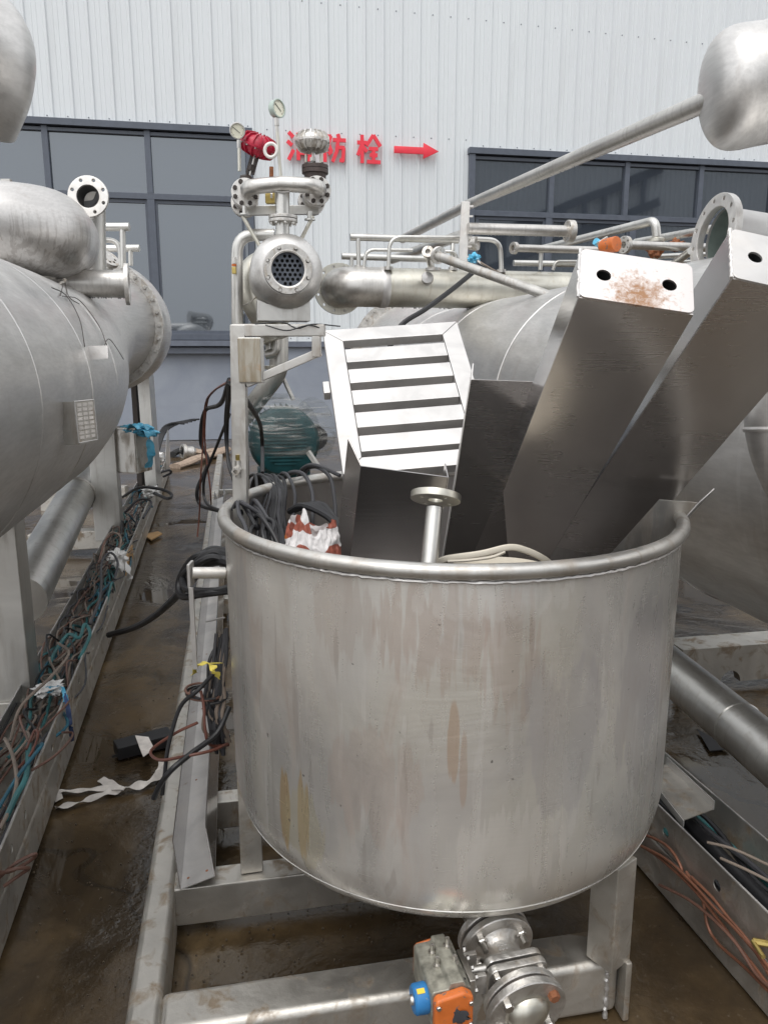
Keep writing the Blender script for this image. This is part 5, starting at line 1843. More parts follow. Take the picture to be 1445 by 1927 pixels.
# large open flange at the right
bo = T('open_flange', 'large upright open flange on a wide pipe, greenish inside, right of the box beams', 'pipe flange', P(1345, 500, 3.4))
cf_ = P(1352, 445, 3.4)
fx = Vector((-.975, -.12, .12)).normalized()
bo.part('flange', ring_flange(cf_, fx, rpx(52, cf_), rpx(76, cf_), .032, 12, rpx(4, cf_)), M['white_flange'], bevel=.003)
bo.part('pipe', MB().tube([cf_ - fx * .01, cf_ - fx * .8], rpx(53, cf_), 40, cap=False), M['bright'])
bo.part('bore', MB().lathe(cf_ - fx * .02, -fx, [(0, rpx(52, cf_)), (.3, rpx(51, cf_)), (.32, 0)], 36), plain('greenish_bore', (.30, .36, .33), .35, .5))
# long pipe slanting away from the upper right bend
lo_ = T('overhead_pipe', 'long straight pipe receding from the rounded bend at upper right to behind the finned post', 'pipe', P(884, 385, 6.2))
l0, l1 = P(1345, 184, 3.05), P(884, 384, 6.15)
lo_.part('pipe', MB().tube([l0, l1, P(757, 450, 7.3)], rpx(21, l0) * .92, 20), M['drip'])
droplets(lo_, l0, l1, rpx(19, l0) * .92, 40, .005)
lo2 = T('overhead_pipe', 'second sloping pipe crossing low behind the double header rail', 'pipe', P(740, 488, 7.5))
lo2.part('pipe', MB().tube([P(738, 488, 7.4), P(868, 443, 6.2)], rpx(8.5, P(738, 488, 7.4)), 18), M['pipe'])
# strut pipe with its pair of flanges, black hose, taped knot
stp = T('strut_pipe', 'slanted pale pipe with a small flange at its top, crossing in front of the manifold', 'pipe', P(1065, 570, 5.0))
s0, s1_ = P(818, 480, 5.6), P(1075, 572, 4.6)
stp.part('pipe', MB().tube([s0, s1_], rpx(9, s0) * .93, 20), M['brushed'])
stp.part('flange', ring_flange(P(826, 481, 5.58), (s0 - s1_).normalized(), .0, rpx(16, s0), .02, 6), M['white_flange'])
tc_ = P(805, 474, 5.7)
stp.part('tee_cap', MB().lathe(tc_, Vector((-.2, -.9, .3)).normalized(), [(-.06, rpx(10, tc_)), (0, rpx(11, tc_)), (.01, rpx(11, tc_)), (.01, rpx(5, tc_)), (-.02, rpx(4, tc_)), (-.02, 0)], 24), M['cast'])
stp.part('tee_leg', MB().tube([P(806, 478, 5.75), P(812, 506, 5.8)], rpx(6.5, tc_), 14), M['pipe'])
stp.part('foot_flange', MB().lathe(P(815, 507, 5.8), Z, [(-.01, 0), (-.01, rpx(15, tc_)), (.01, rpx(15, tc_)), (.01, 0)], 20), M['cast'])
def cable(name, label, cat, pts, r, mat, group=None, n=8, k=6):
    q = spline(pts, k)
    return single(name, label, cat, MB().tube(q, r, n), M[mat] if isinstance(mat, str) else mat, group)
cable('rubber_hose', 'thick black rubber hose slanting down in front of the horizontal manifold', 'hose', [P(888, 514, 5.6), P(850, 545, 5.4), P(800, 582, 5.2), P(755, 612, 5.1), P(730, 660, 5.1)], rpx(5, P(800, 580, 5.2)), 'black')
kn = crumple(P(893, 487, 5.5), .05, .04, .03, 6.6, .8, 22, 14)
single('tape_knot', 'blue tape tied in a knot round cables by the finned post', 'tape', kn, M['film_blue'])
for i in range(4):
    cable('thin_cable', 'thin pale cable trailing from the blue tape knot', 'cable', [P(898, 490, 5.45), P(905 + 6 * i, 496 + 3 * i, 5.45), P(918 + 7 * i, 504 + 3 * i, 5.5), P(912 + 9 * i, 512, 5.5)], .006, 'cable_dirty' if i else 'plastic_white', 'cables by the blue tape knot')

# ================================================================== CABLE TRAY ON THE LEFT SKID
def along(a, b, k):
    return a.lerp(b, k)
# outer foot line of the skid beam, measured at two places
b0, b1 = G(105, 1521, 0.0), G(320, 892, 0.0)
TD = (b1 - b0).normalized()
TS = Vector((TD.y, -TD.x, 0))               # towards the right
lsk = T('skid_beam', 'muddy steel skid beam with a rolled lower lip under the cable tray at the left', 'beam', b0)
pA, pB = b0 - TD * 2.2, b1
lsk.part('beam', MB().bar(pA - TS * .10 + Z * .085, pB - TS * .10 + Z * .085, .20, .15), M['frame'], bevel=.02, segs=3)
lty = T('cable_tray', 'long open steel cable tray full of loose cables running along the left skid', 'cable tray', b0 + Z * .16)
zt0, zt1 = .162, .275
def ty(k, u, z):
    return b0 + TD * k + TS * u + Z * z
L_T = (b1 - b0).length
hl_ = []
x_ = -1.9
while x_ < L_T:
    hl_.append((x_, .055, .014, 12))
    x_ += .17 if int(x_ * 10) % 3 else .42
wall = MB().plate(ty(0, -.004, zt0), TD, Z, [(-2.1, 0), (L_T, 0), (L_T, .113), (-2.1, .113)], hl_, .003)
lty.part('side_wall', wall, M['frame'])
lty.part('side_wall', MB().prism([ty(-2.1, -.205, zt0), ty(L_T, -.205, zt0), ty(L_T, -.205, zt1), ty(-2.1, -.205, zt1)], TS * .003), M['pipe'])
lty.part('tray_floor', MB().prism([ty(-2.1, -.20, zt0), ty(L_T, -.20, zt0), ty(L_T, -.008, zt0), ty(-2.1, -.008, zt0)], Z * .003), M['frame'])
lty.part('top_edge', MB().bar(ty(-2.1, -.006, zt1), ty(L_T, -.006, zt1), .005, .004), M['bright'])
lty.part('top_edge', MB().bar(ty(-2.1, -.204, zt1), ty(L_T, -.204, zt1), .005, .004), M['bright'])
# upright end piece of the tray near the hall
tb = T('tray_end', 'raised dark end of the cable tray near the hall, black wires poking out', 'cable tray', ty(L_T - .2, -.1, .16))
for u in (-.20, 0.01):
    tb.part('side_wall', MB().prism([ty(L_T - .9, u, .16), ty(L_T + .1, u, .16), ty(L_T + .1, u, .62), ty(L_T - .35, u, .60), ty(L_T - .9, u, .36)], TS * .004), M['pipe'])
for i in range(5):
    tb.part('wire', MB().tube(spline([ty(L_T - .6, -.1, .35), ty(L_T - .1, -.08 + .02 * i, .60), ty(L_T + .1 + .1 * i, .05 + .05 * i, .68), ty(L_T + .2, .22 + .05 * i, .66 + .015 * i)], 5), .012, 6), M['black'])

kinds = [('cable_teal', 'teal', .0065), ('cable_dirty', 'dusty', .005), ('cable_grey', 'grey', .005), ('cable_brown', 'brown', .0042), ('cable_dirty', 'dusty', .0045),
         ('black', 'black', .005), ('cable_dirty', 'dusty', .0045), ('cable_blue', 'blue', .006), ('cable_grey', 'grey', .0045), ('cable_brown', 'brown', .004)]
rnd = random.Random(11)
for i in range(84):
    m_, cn, r_ = kinds[i % len(kinds)]
    a = rnd.uniform(-1.9, L_T - 1.2)
    L = rnd.uniform(1.1, 3.0)
    u = rnd.uniform(-.18, -.03)
    pts, k = [], a
    wild = rnd.random() < .5
    while k < min(a + L, L_T - .2):
        u = min(-.02, max(-.195, u + rnd.uniform(-.06, .06)))
        z = zt0 + rnd.uniform(.03, .10) + (rnd.uniform(0, .07) if wild and rnd.random() < .4 else 0)
        pts.append(ty(k, u + (rnd.uniform(-.02, .05) if wild else 0), z))
        k += rnd.uniform(.10, .26)
    if len(pts) > 3:
        cable('cable', f'{cn} cable lying loose among the others in the left cable tray', 'cable', pts, r_, m_, f'{cn} cables in the left cable tray', 7, 5)
# loops that stand clear of the tray
loops = [
    ('cable_teal', 'teal', [(95, 1290, .2), (98, 1240, .3), (128, 1195, .36), (150, 1200, .36), (160, 1175, .34), (170, 1195, .3), (150, 1240, .27)], .008),
    ('cable_dirty', 'dusty', [(20, 1395, .25), (40, 1330, .33), (95, 1275, .36), (130, 1230, .38), (110, 1210, .36)], .006),
    ('cable_grey', 'grey', [(170, 1175, .28), (190, 1120, .36), (192, 1060, .42), (208, 1040, .44), (222, 1058, .40), (216, 1090, .33)], .007),
    ('cable_brown', 'brown', [(186, 1060, .33), (200, 1015, .42), (225, 1005, .42), (222, 1040, .36), (206, 1070, .30)], .006),
    ('cable_dirty', 'dusty', [(190, 1055, .32), (205, 1005, .44), (228, 1012, .42), (218, 1060, .34)], .006),
    ('black', 'black', [(232, 935, .28), (262, 918, .42), (300, 920, .40), (323, 930, .36), (315, 938, .34), (285, 925, .34)], .014),
    ('cable_grey', 'grey', [(235, 965, .3), (262, 940, .4), (285, 945, .36), (270, 975, .3)], .010),
    ('black', 'black', [(300, 890, .3), (318, 885, .4), (322, 890, .36), (308, 897, .3)], .012),
    ('cable_brown', 'brown', [(-10, 1660, .22), (30, 1625, .26), (66, 1607, .27), (60, 1618, .24), (20, 1640, .22), (-10, 1640, .24)], .005),
    ('cable_brown', 'brown', [(-10, 1650, .24), (25, 1636, .26), (55, 1634, .24), (40, 1645, .22), (8, 1668, .2)], .005),
    ('cable_brown', 'brown', [(60, 1450, .29), (100, 1425, .30), (128, 1398, .26), (137, 1380, .22), (118, 1378, .26)], .0045),
    ('cable_dirty', 'dusty', [(10, 1390, .3), (24, 1420, .3), (32, 1470, .3), (20, 1520, .28), (0, 1560, .26)], .006),
    ('cable_teal', 'teal', [(55, 1400, .28), (50, 1460, .30), (30, 1500, .30), (10, 1545, .26)], .009),
    ('cable_red', 'red-brown', [(50, 1410, .3), (66, 1375, .33), (72, 1385, .33), (58, 1420, .30), (35, 1445, .27)], .0045),
]
loop_labels = ['wide teal cable loop arching over the left tray beside the nearest vessel leg', 'dusty cable strand rising from the left tray near the blue and white knot',
               'grey cable loop standing tall beside the tied white bag on the left tray', 'brown cable loop bent back above the tied white bag', 'dusty cable hoop round the tied white bag on the left tray',
               'thick black cable loop reaching out past the far end of the left tray', 'grey cable hump by the control box at the far tray end', 'short black cable curl on the far tray end near the hall',
               'brown wire loop lying over the near end of the left tray wall', 'second brown wire loop, lowest at the near end of the left tray', 'thin brown wire hooked over the tray wall below the navy strip',
               'dusty cable hanging along the picture edge of the left tray', 'fat teal cable running along the top of the near tray', 'red-brown wire bow in the near part of the left tray']
for (m_, cn, ps, r_), lb_ in zip(loops, loop_labels):
    cable('cable', lb_, 'cable', [G(*p) for p in ps], r_, m_, 'cable loops above the left tray', 8, 7)
# bags and ribbons tied on the tray
def ribbon(name, label, cat, pts, w, mat, group=None, up=Z, th=.0012, wav=.3, n=6):
    q = spline(pts, n)
    vs, fs = [], []
    for i, p in enumerate(q):
        t = (q[min(i + 1, len(q) - 1)] - q[max(i - 1, 0)]).normalized()
        s = t.cross(up).normalized()
        s = Matrix.Rotation(math.sin(i * .9) * wav * 2 + wav * noise.noise(p * 9) * 3, 3, t) @ s
        ww = w * (.75 + .5 * noise.noise(p * 13))
        vs += [p - s * ww / 2, p + s * ww / 2]
        if i:
            fs.append((2 * i - 2, 2 * i - 1, 2 * i + 1, 2 * i))
    mb = MB().add(vs, fs)
    return single(name, label, cat, mb, mat, group, solid=th, sharp=50)
single('plastic_bag', 'white torn plastic bag tied round the cable bundle, halfway along the left tray', 'plastic bag',
       crumple(G(222, 1050, .36), .05, .07, .05, 2.7, .7, 36, 22, [(Vector((.6, -.4, -.9)), .35, .9)]), M['film_white'], sharp=80)
ribbon('bag_tail', 'white plastic strip hanging down the outside of the left cable tray', 'plastic strip', [G(225, 1045, .34), G(238, 1062, .30), G(246, 1085, .22), G(240, 1092, .2)], .045, M['film_white'])
single('plastic_bag', 'small white plastic bag knotted on the tray near the control box', 'plastic bag',
       crumple(G(285, 925, .34), .08, .10, .045, 9.1, .7, 30, 18), M['film_white'], sharp=80)
single('plastic_bag', 'small grey plastic scrap on the tray close below the blue bag', 'plastic bag',
       crumple(G(298, 862, .40), .07, .10, .07, 5.3, .6, 26, 16), M['film_white'], sharp=80)
single('ribbon_knot', 'blue and white cloth strip knotted round the cables in the left tray', 'cloth strip',
       crumple(G(92, 1297, .30), .055, .055, .022, 7.7, .8, 30, 18), M['film_white'], sharp=80)
ribbon('cloth_strip', 'blue and white strip lying across the tray cables beside the knot', 'cloth strip', [G(85, 1300, .31), G(112, 1292, .31), G(122, 1305, .30), G(125, 1320, .28)], .035, M['film_blue'])
ribbon('cloth_strip', 'navy blue strip hanging down the outer wall of the left tray', 'cloth strip', [G(122, 1305, .30), G(128, 1330, .27), G(134, 1370, .2), G(137, 1395, .12)], .022, M['navy'])
ribbon('plastic_strip', 'long blue plastic strip hanging down from the bag on the control box', 'plastic strip', [P(262, 806, 5.93), P(276, 812, 5.9), P(282, 832, 5.9), P(285, 858, 5.92), P(279, 880, 5.95)], .075, M['film_blue'], wav=.2)
ribbon('plastic_strip', 'short blue plastic strip across the lid of the control box', 'plastic strip', [P(236, 806, 5.95), P(252, 802, 5.9), P(268, 806, 5.92), P(280, 802, 5.95)], .06, M['film_blue'], wav=.3)
# timber and cardboard pieces
cd = MB().prism([G(270, 1008, .012), G(298, 1002, .02), G(306, 1006, .014), G(285, 1018, .01)], Z * .012)
single('cardboard_scrap', 'scrap of wet brown cardboard on the wet floor beside the left tray', 'cardboard', cd, M['card'])
cd2 = MB().prism([ty(2.45, .003, .17), ty(2.95, .003, .17), ty(2.95, .003, .26), ty(2.5, .003, .285)], TS * .006)
single('cardboard_strip', 'brown stained board leaning on the outside of the left cable tray', 'cardboard', cd2, M['card'])

# ================================================================== FLOOR CLUTTER
bs = T('black_bar', 'short black rubber bar lying on the wet floor between the two skids', 'bar', G(268, 1410))
q0_, q1_ = G(218, 1412, .035), G(322, 1385, .035)
bs.part('bar', MB().bar(q0_, q1_, .085, .055), M['black'], bevel=.006)
bs.part('groove', MB().bar(q0_ + Vector((0, -.0435, -.004)), q1_ + Vector((0, -.0435, -.004)), .003, .010), M['black_dull'])
single('paper_scrap', 'torn piece of pale paper stuck on the black rubber bar', 'paper',
       MB().prism([G(255, 1385, .066), G(280, 1388, .072), G(291, 1410, .066), G(270, 1425, .066), G(262, 1405, .066)], Z * .003), M['paper'])
ribbon('torn_strip', 'long torn dirty white strip twisted across the wet floor', 'cloth strip',
       [G(308, 1432, .03), G(296, 1462, .02), G(262, 1478, .018), G(225, 1484, .02), G(190, 1496, .018), G(150, 1510, .012), G(105, 1520, .01)], .045, M['paper'], wav=.25)
ribbon('torn_strip', 'short forked end of the torn dirty strip nearest the left skid', 'cloth strip',
       [G(236, 1484, .022), G(190, 1484, .016), G(150, 1488, .012), G(112, 1490, .01), G(112, 1506, .01)], .035, M['paper'], wav=.15)
ribbon('torn_strip', 'small loose tab of dirty strip sticking out of the knot on the floor', 'cloth strip', [G(222, 1484, .022), G(205, 1474, .016), G(190, 1466, .012)], .04, M['paper'], wav=.1)
# flattened fire hose by the wall
hq = spline([G(425, 845, .05), G(400, 856, .05), G(372, 862, .06), G(350, 872, .03), G(330, 878, .02)], 6)
fh = T('fire_hose', 'flattened grey canvas hose with a metal coupling lying on the floor near the hall', 'hose', G(380, 862))
fh.part('hose', MB().tube(hq, .10, 10, flat=.45), M['hose'])
hq2 = spline([G(425, 850, .04), G(405, 848, .04), G(385, 852, .06), G(362, 848, .08), G(345, 850, .08)], 6)
fh.part('hose', MB().tube(hq2, .09, 10, flat=.5), M['hose'])
fcp = G(351, 851, .08)
fh.part('coupling', MB().lathe(fcp, Vector((-.8, -.5, .1)), [(-.14, .07), (-.10, .10), (.0, .10), (.02, .13), (.07, .13), (.07, .09), (.0, .08), (0, 0)], 20), M['cast'])
fh.part('hose_tail', MB().tube(spline([G(350, 851, .08), G(338, 848, .07), G(324, 856, .04)], 5), [.08] * 11, 10, flat=.6), M['black_dull'])

# black cables by the tank's left side
cable('cable', 'thick black cable sagging from the tank nozzle down across the wet floor', 'cable',
      [P(440, 1062, 2.1), P(405, 1055, 2.15), P(372, 1078, 2.3), P(330, 1125, 2.9), P(290, 1160, 3.4), P(250, 1182, 3.7), P(205, 1195, 3.85)], .016, 'black')
for i, ps in enumerate([
    [(430, 1050, 2.15), (400, 1038, 2.15), (365, 1062, 2.15), (345, 1085, 2.2), (352, 1108, 2.15), (400, 1112, 2.1), (430, 1106, 2.1)],
    [(430, 1042, 2.2), (395, 1040, 2.2), (362, 1052, 2.2), (338, 1090, 2.25), (342, 1122, 2.2), (385, 1118, 2.1), (432, 1112, 2.1)],
    [(432, 1058, 2.12), (400, 1048, 2.12), (372, 1060, 2.12), (352, 1074, 2.15)],
    [(425, 1036, 2.25), (400, 1033, 2.25), (378, 1045, 2.25), (360, 1062, 2.25), (336, 1098, 2.6)]]):
    cable('cable', 'black cable coiled round the side nozzle of the open tank', 'cable', [P(*q) for q in ps], .010, 'black', 'black cables coiled at the tank nozzle')
rnd = random.Random(5)
for i in range(16):
    x = 404 + rnd.uniform(-6, 18)
    m_, cn = [('black', 'black'), ('cable_grey', 'grey'), ('black', 'black'), ('cable_dirty', 'dusty')][i % 4]
    pts = [P(x + 8, 1180 + rnd.uniform(0, 40), 2.15), P(x + rnd.uniform(-6, 6), 1250, 2.12), P(x + rnd.uniform(-14, 4), 1310, 2.1), P(x + rnd.uniform(-22, 2), 1365 + rnd.uniform(-30, 30), 2.08), P(x + rnd.uniform(-4, 14), 1400 + rnd.uniform(-30, 20), 2.1)]
    cable('cable', f'{cn} cable hanging in the bundle between the cable channel and the open tank', 'cable', pts, rnd.uniform(.004, .007), m_, f'{cn} cables hanging beside the tank')
for i in range(6):
    cx, cy = 385 + rnd.uniform(-8, 14), 1292 + rnd.uniform(-10, 14)
    pts = [P(cx + 34 * math.cos(a) , cy + 15 * math.sin(a) + a * 1.5, 2.12 - .05 * math.sin(a)) for a in [.9 + i * .3 + 5.4 * k / 9 for k in range(10)]]
    cable('cable', 'loop of thin dark wire round the cable bundle on the steel channel', 'cable', pts, .0038, 'black' if i % 2 else 'cable_brown', 'wire loops round the cable bundle')
cable('cable', 'black cable with a bare end drooping over the base rail to the floor', 'cable', [P(432, 1330, 2.1), P(408, 1380, 2.05), P(360, 1418, 1.98), P(322, 1450, 1.93), P(300, 1480, 1.95), P(290, 1502, 1.96)], .008, 'black')
cable('cable', 'thin black cable hanging straight down over the base rail', 'cable', [P(400, 1270, 2.1), P(372, 1300, 2.05), P(340, 1330, 2.05), P(318, 1400, 2.02), P(310, 1460, 2.0), P(306, 1495, 2.0)], .006, 'black')
cable('cable', 'reddish brown wire looping over the base rail', 'cable', [P(372, 1360, 2.05), P(330, 1380, 2.05), P(285, 1412, 2.08), P(300, 1430, 2.02), P(345, 1424, 1.97), P(400, 1412, 2.0), P(428, 1400, 2.08)], .0045, 'cable_red')
cable('cable', 'brown wire dropping along the cable channel', 'cable', [P(378, 1300, 2.08), P(384, 1330, 2.06), P(386, 1370, 2.04), P(396, 1402, 2.04), P(430, 1402, 2.1)], .0045, 'cable_red')
ribbon('yellow_ribbon', 'torn yellow plastic ribbon tied on the cables beside the tank', 'ribbon', [P(364, 1268, 2.08), P(372, 1250, 2.05), P(395, 1250, 2.03), P(405, 1262, 2.02), P(410, 1275, 2.03)], .028, M['yellow_film'])
ribbon('yellow_ribbon', 'straight yellow ribbon end pulled across to the tank side', 'ribbon', [P(372, 1250, 2.04), P(395, 1248, 2.05), P(418, 1247, 2.08)], .010, M['yellow_film'], wav=.05)
cable('thin_cable', 'bent bare wire lying across the cable channel', 'wire', [P(388, 1170, 2.5), P(405, 1166, 2.45), P(422, 1162, 2.4)], .003, 'bright')
cable('cable', 'black cable from the bracket frame post sagging to the base rail', 'cable', [P(432, 715, 2.1), P(415, 760, 2.5), P(385, 775, 2.9), P(378, 830, 3.0), P(392, 870, 3.0), P(372, 920, 3.0), P(378, 950, 3.0), P(415, 962, 2.8)], .0075, 'black')
for i, ps in enumerate([[(432, 720, 2.1), (425, 790, 2.4), (428, 850, 2.5), (440, 905, 2.4)], [(434, 722, 2.1), (428, 800, 2.4), (430, 870, 2.4), (448, 920, 2.3)], [(432, 780, 2.4), (408, 840, 2.8), (385, 900, 2.9), (388, 945, 2.9), (420, 963, 2.6)]]):
    cable('cable', 'black cable hanging down the outside of the bracket frame post', 'cable', [P(*q) for q in ps], .0055, 'black', 'cables down the bracket post')
for i, ps in enumerate([[(432, 718, 2.1), (400, 738, 2.5), (386, 765, 2.8), (382, 840, 2.9), (378, 900, 2.9), (376, 960, 3.0), (372, 1010, 3.0)], [(433, 716, 2.1), (404, 735, 2.5), (390, 760, 2.8), (386, 830, 2.9), (396, 920, 2.9), (398, 960, 3.0)]]):
    cable('cable', ['longer thin red-brown wire hanging beside the black cables of the bracket', 'shorter thin red-brown wire close to the bracket post cables'][i], 'wire', [P(*q) for q in ps], .003, 'cable_red', 'red-brown wires by the bracket')
for ps in [[(480, 610, 1.95), (530, 606, 1.95), (560, 618, 1.95), (590, 610, 1.96), (640, 614, 2.0)], [(500, 612, 1.94), (540, 622, 1.93), (580, 612, 1.95), (610, 620, 1.97)]]:
    cable('cable', 'thin black wire lying loosely along the top bar of the bracket frame', 'wire', [P(*q) for q in ps], .0016, 'black', 'wires on the bracket top bar')
cable('cable', 'dark cable looping down in front of the wrapped motor', 'cable', [P(456, 745, 1.98), P(475, 770, 2.6), P(490, 800, 3.2), P(494, 840, 3.4), P(494, 890, 3.2)], .0085, 'black')

# cables hung over the back of the tank rim
rnd = random.Random(3)
def rimpt(px, py, y_):
    return P(px, py, y_)
for i in range(15):
    x0 = 462 + rnd.uniform(0, 62)
    x1 = x0 + rnd.uniform(15, 40)
    pts = [P(x0 - 6, 945 + rnd.uniform(0, 20), 2.55), P(x0, 905 + rnd.uniform(-6, 4), 2.52), P(x0 + 16, 896 + rnd.uniform(-5, 5), 2.40), P(x1 + 4, 925, 2.30), P(x1 + rnd.uniform(-6, 8), 965, 2.26), P(x1 + rnd.uniform(-8, 12), 1010, 2.2), P(x1 + rnd.uniform(0, 12), 1060, 2.1)]
    cable('cable', 'grey cable draped over the far rim of the open tank in a thick hank', 'cable', pts, rnd.uniform(.0045, .0065), 'black' if i % 3 else 'cable_grey', 'cable hank over the tank rim')
for ps in [[(568, 905, 2.55), (580, 882, 2.5), (600, 880, 2.42), (622, 900, 2.36), (630, 945, 2.3), (632, 985, 2.25)],
           [(560, 900, 2.55), (572, 880, 2.5), (596, 876, 2.42), (640, 895, 2.36)],
           [(530, 910, 2.5), (545, 890, 2.46), (572, 893, 2.4), (588, 930, 2.3), (588, 990, 2.2)]]:
    cable('cable', 'single dark cable arching over the tank rim beside the hank', 'cable', [P(*q) for q in ps], .0065, 'cable_grey', 'single cables over the tank rim')
for i in range(9):
    x0 = 448 + i * 6
    pts = [P(x0 - 3, 960, 1.98), P(x0 + 6, 952 + i, 1.95), P(x0 + 16, 975 + i, 1.9), P(x0 + 24, 1005 + i * 2, 1.85), P(x0 + 30, 1050, 1.8)]
    pts = [q + Vector((rnd.uniform(-.02, .02), rnd.uniform(-.03, .03), rnd.uniform(-.02, .02))) for q in pts]
    cable('cable', 'dark grey cable bunched inside the tank near the bracket post', 'cable', pts, .0055, ['cable_grey', 'black', 'black'][i % 3], 'cables inside the tank near the post')
for i in range(5):
    pts = [P(545 + 10 * i, 962 - 3 * i, 2.2), P(570 + 10 * i, 952, 2.15), P(610 + 6 * i, 968 + 4 * i, 2.1), P(632 + 3 * i, 990 + 4 * i, 2.05), P(640, 1040, 2.0)]
    cable('cable', 'black cable coiled behind the patterned bag in the tank', 'cable', pts, .010, 'black', 'black coil behind the patterned bag')

# ================================================================== RIGHT CABLE TRAY
e0, e1 = G(1191, 1619, 0), G(1445, 1915, 0)
RD = (e0 - e1).normalized()
RS = Vector((RD.y, -RD.x, 0))
f0 = Vector((.842, 2.067, 0))
def rt(k, u, z):
    return f0 + RD * k + RS * u + Z * z
rsk = T('skid_beam', 'dark steel skid beam under the cable tray on the right, its foot on the wet floor', 'beam', rt(0, .1, 0))
rsk.part('beam', MB().bar(rt(-1.4, .10, .075), rt(6, .10, .075), .20, .148), M['frame'], bevel=.012, segs=2)
rty = T('cable_tray', 'open steel cable tray with round holes in its wall, right of the open tank', 'cable tray', rt(0, .1, .15))
hl_ = [(-1.2 + .24 * i, .055, .016, 12) for i in range(28)]
rty.part('side_wall', MB().plate(rt(0, .003, .152), RD, Z, [(-1.4, 0), (6, 0), (6, .12), (-1.4, .12)], hl_, .003), M['frame'])
rty.part('side_wall', MB().prism([rt(-1.4, .20, .152), rt(6, .20, .152), rt(6, .20, .272), rt(-1.4, .20, .272)], RS * .003), M['frame'])
rty.part('tray_floor', MB().prism([rt(-1.4, .006, .152), rt(6, .006, .152), rt(6, .2, .152), rt(-1.4, .2, .152)], Z * .003), M['frame'])
for u in (.0015, .2015):
    rty.part('top_edge', MB().bar(rt(-1.4, u, .273), rt(6, u, .273), .005, .004), M['bright'])
lid = T('tray_cover', 'short loose steel cover channel lying across the right cable tray', 'cover', rt(.25, .1, .28))
lc = [G(1252, 1440, .30), G(1341, 1524, .285), G(1287, 1544, .285), G(1212, 1450, .30)]
lid.part('plate', MB().prism(lc, Z * .003), M['frame'])
lid.part('flange', MB().prism([lc[0], lc[1], lc[1] + Z * .03, lc[0] + Z * .03], RS * .003), M['bright'])
lid.part('flange', MB().prism([lc[3], lc[2], lc[2] - Z * .022 , lc[3] - Z * .022], -RS * .003), M['bright'])
cn_ = []
for i in range(160):
    k = .3 - i * .011
    cn_.append((rt(k, .12 - .03 * math.sin(i * .02), .20), .020 + .002 * (i % 2)))
single('conduit', 'black corrugated conduit lying in the right cable tray', 'conduit', MB().tube([q for q, _ in cn_], [r for _, r in cn_], 12), M['black'], sharp=80)
rnd = random.Random(21)
for i in range(8):
    u = .03 + .02 * i
    pts = [rt(.5 - .25 * k, min(.19, max(.015, u + rnd.uniform(-.03, .03))), .175 + rnd.uniform(0, .035)) for k in range(8)]
    m_, cn = [('cable_teal', 'teal'), ('black', 'black'), ('cable_grey', 'grey')][i % 3]
    cable('cable', f'{cn} cable lying in the right cable tray beside the corrugated conduit', 'cable', pts, .009, m_, f'{cn} cables in the right cable tray')
wires = [
    [(1180, 1560), (1235, 1580), (1262, 1600), (1280, 1630), (1283, 1650)],
    [(1165, 1575), (1220, 1600), (1270, 1640), (1310, 1680), (1350, 1730), (1400, 1795), (1450, 1860)],
    [(1180, 1580), (1250, 1615), (1300, 1660), (1345, 1710), (1375, 1740), (1420, 1790), (1450, 1825)],
    [(1290, 1640), (1320, 1690), (1330, 1740), (1350, 1775), (1400, 1820), (1450, 1870)],
    [(1300, 1650), (1340, 1690), (1368, 1725), (1410, 1775), (1450, 1840)],
    [(1240, 1665), (1290, 1690), (1330, 1720), (1380, 1770), (1420, 1830), (1450, 1860)]]
for i, ps in enumerate(wires):
    pts = []
    for (x, y) in ps:
        d = ray(x, y)
        # lies against the outside of the near tray wall
        q = EYE + d * ((rt(0, -.012 - .004 * (i % 3), 0) - EYE).dot(RS) / d.dot(RS))
        pts.append(q)
    cable('wire', 'copper coloured wire hanging along the outer wall of the right cable tray' if i < 5 else 'dark wire hanging lowest along the outer wall of the right cable tray', 'wire', pts, .0045, 'copper' if i < 5 else 'cable_brown', 'copper wires on the right tray wall' if i < 5 else None)
cable('wire', 'pale thin wire stretched over the right cable tray', 'wire', [G(1330, 1585, .27), G(1380, 1598, .28), G(1450, 1630, .28)], .004, 'cable_dirty')
cable('wire', 'second pale wire crossing the right cable tray lower down', 'wire', [G(1355, 1615, .27), G(1400, 1635, .28), G(1450, 1660, .28)], .004, 'cable_dirty')
qd = rt(-.42, -.006, .19)
single('wire_clip', 'small brass cable gland pushed through a hole of the right tray wall', 'cable gland', MB().tube([qd - RS * .02, qd + RS * .02 - RD * .02], .009, 8).tube([qd - RS * .02, qd - RS * .03 - RD * .05], .006, 8), M['brass'])
dbr = MB().prism([G(1310, 1372, .004), G(1345, 1392, .004), G(1372, 1410, .004), G(1335, 1414, .004)], Z * .003)
single('paper_scrap', 'grey sodden sheet lying on the wet floor below the return pipe', 'paper', dbr, M['cable_grey'])
lf2 = MB().prism([G(1434, 1585, .01), G(1450, 1575, .02), G(1450, 1602, .01), G(1436, 1600, .004)], Z * .003)
single('cardboard_scrap', 'orange brown scrap on the floor at the right picture edge', 'cardboard', lf2, M['card'])

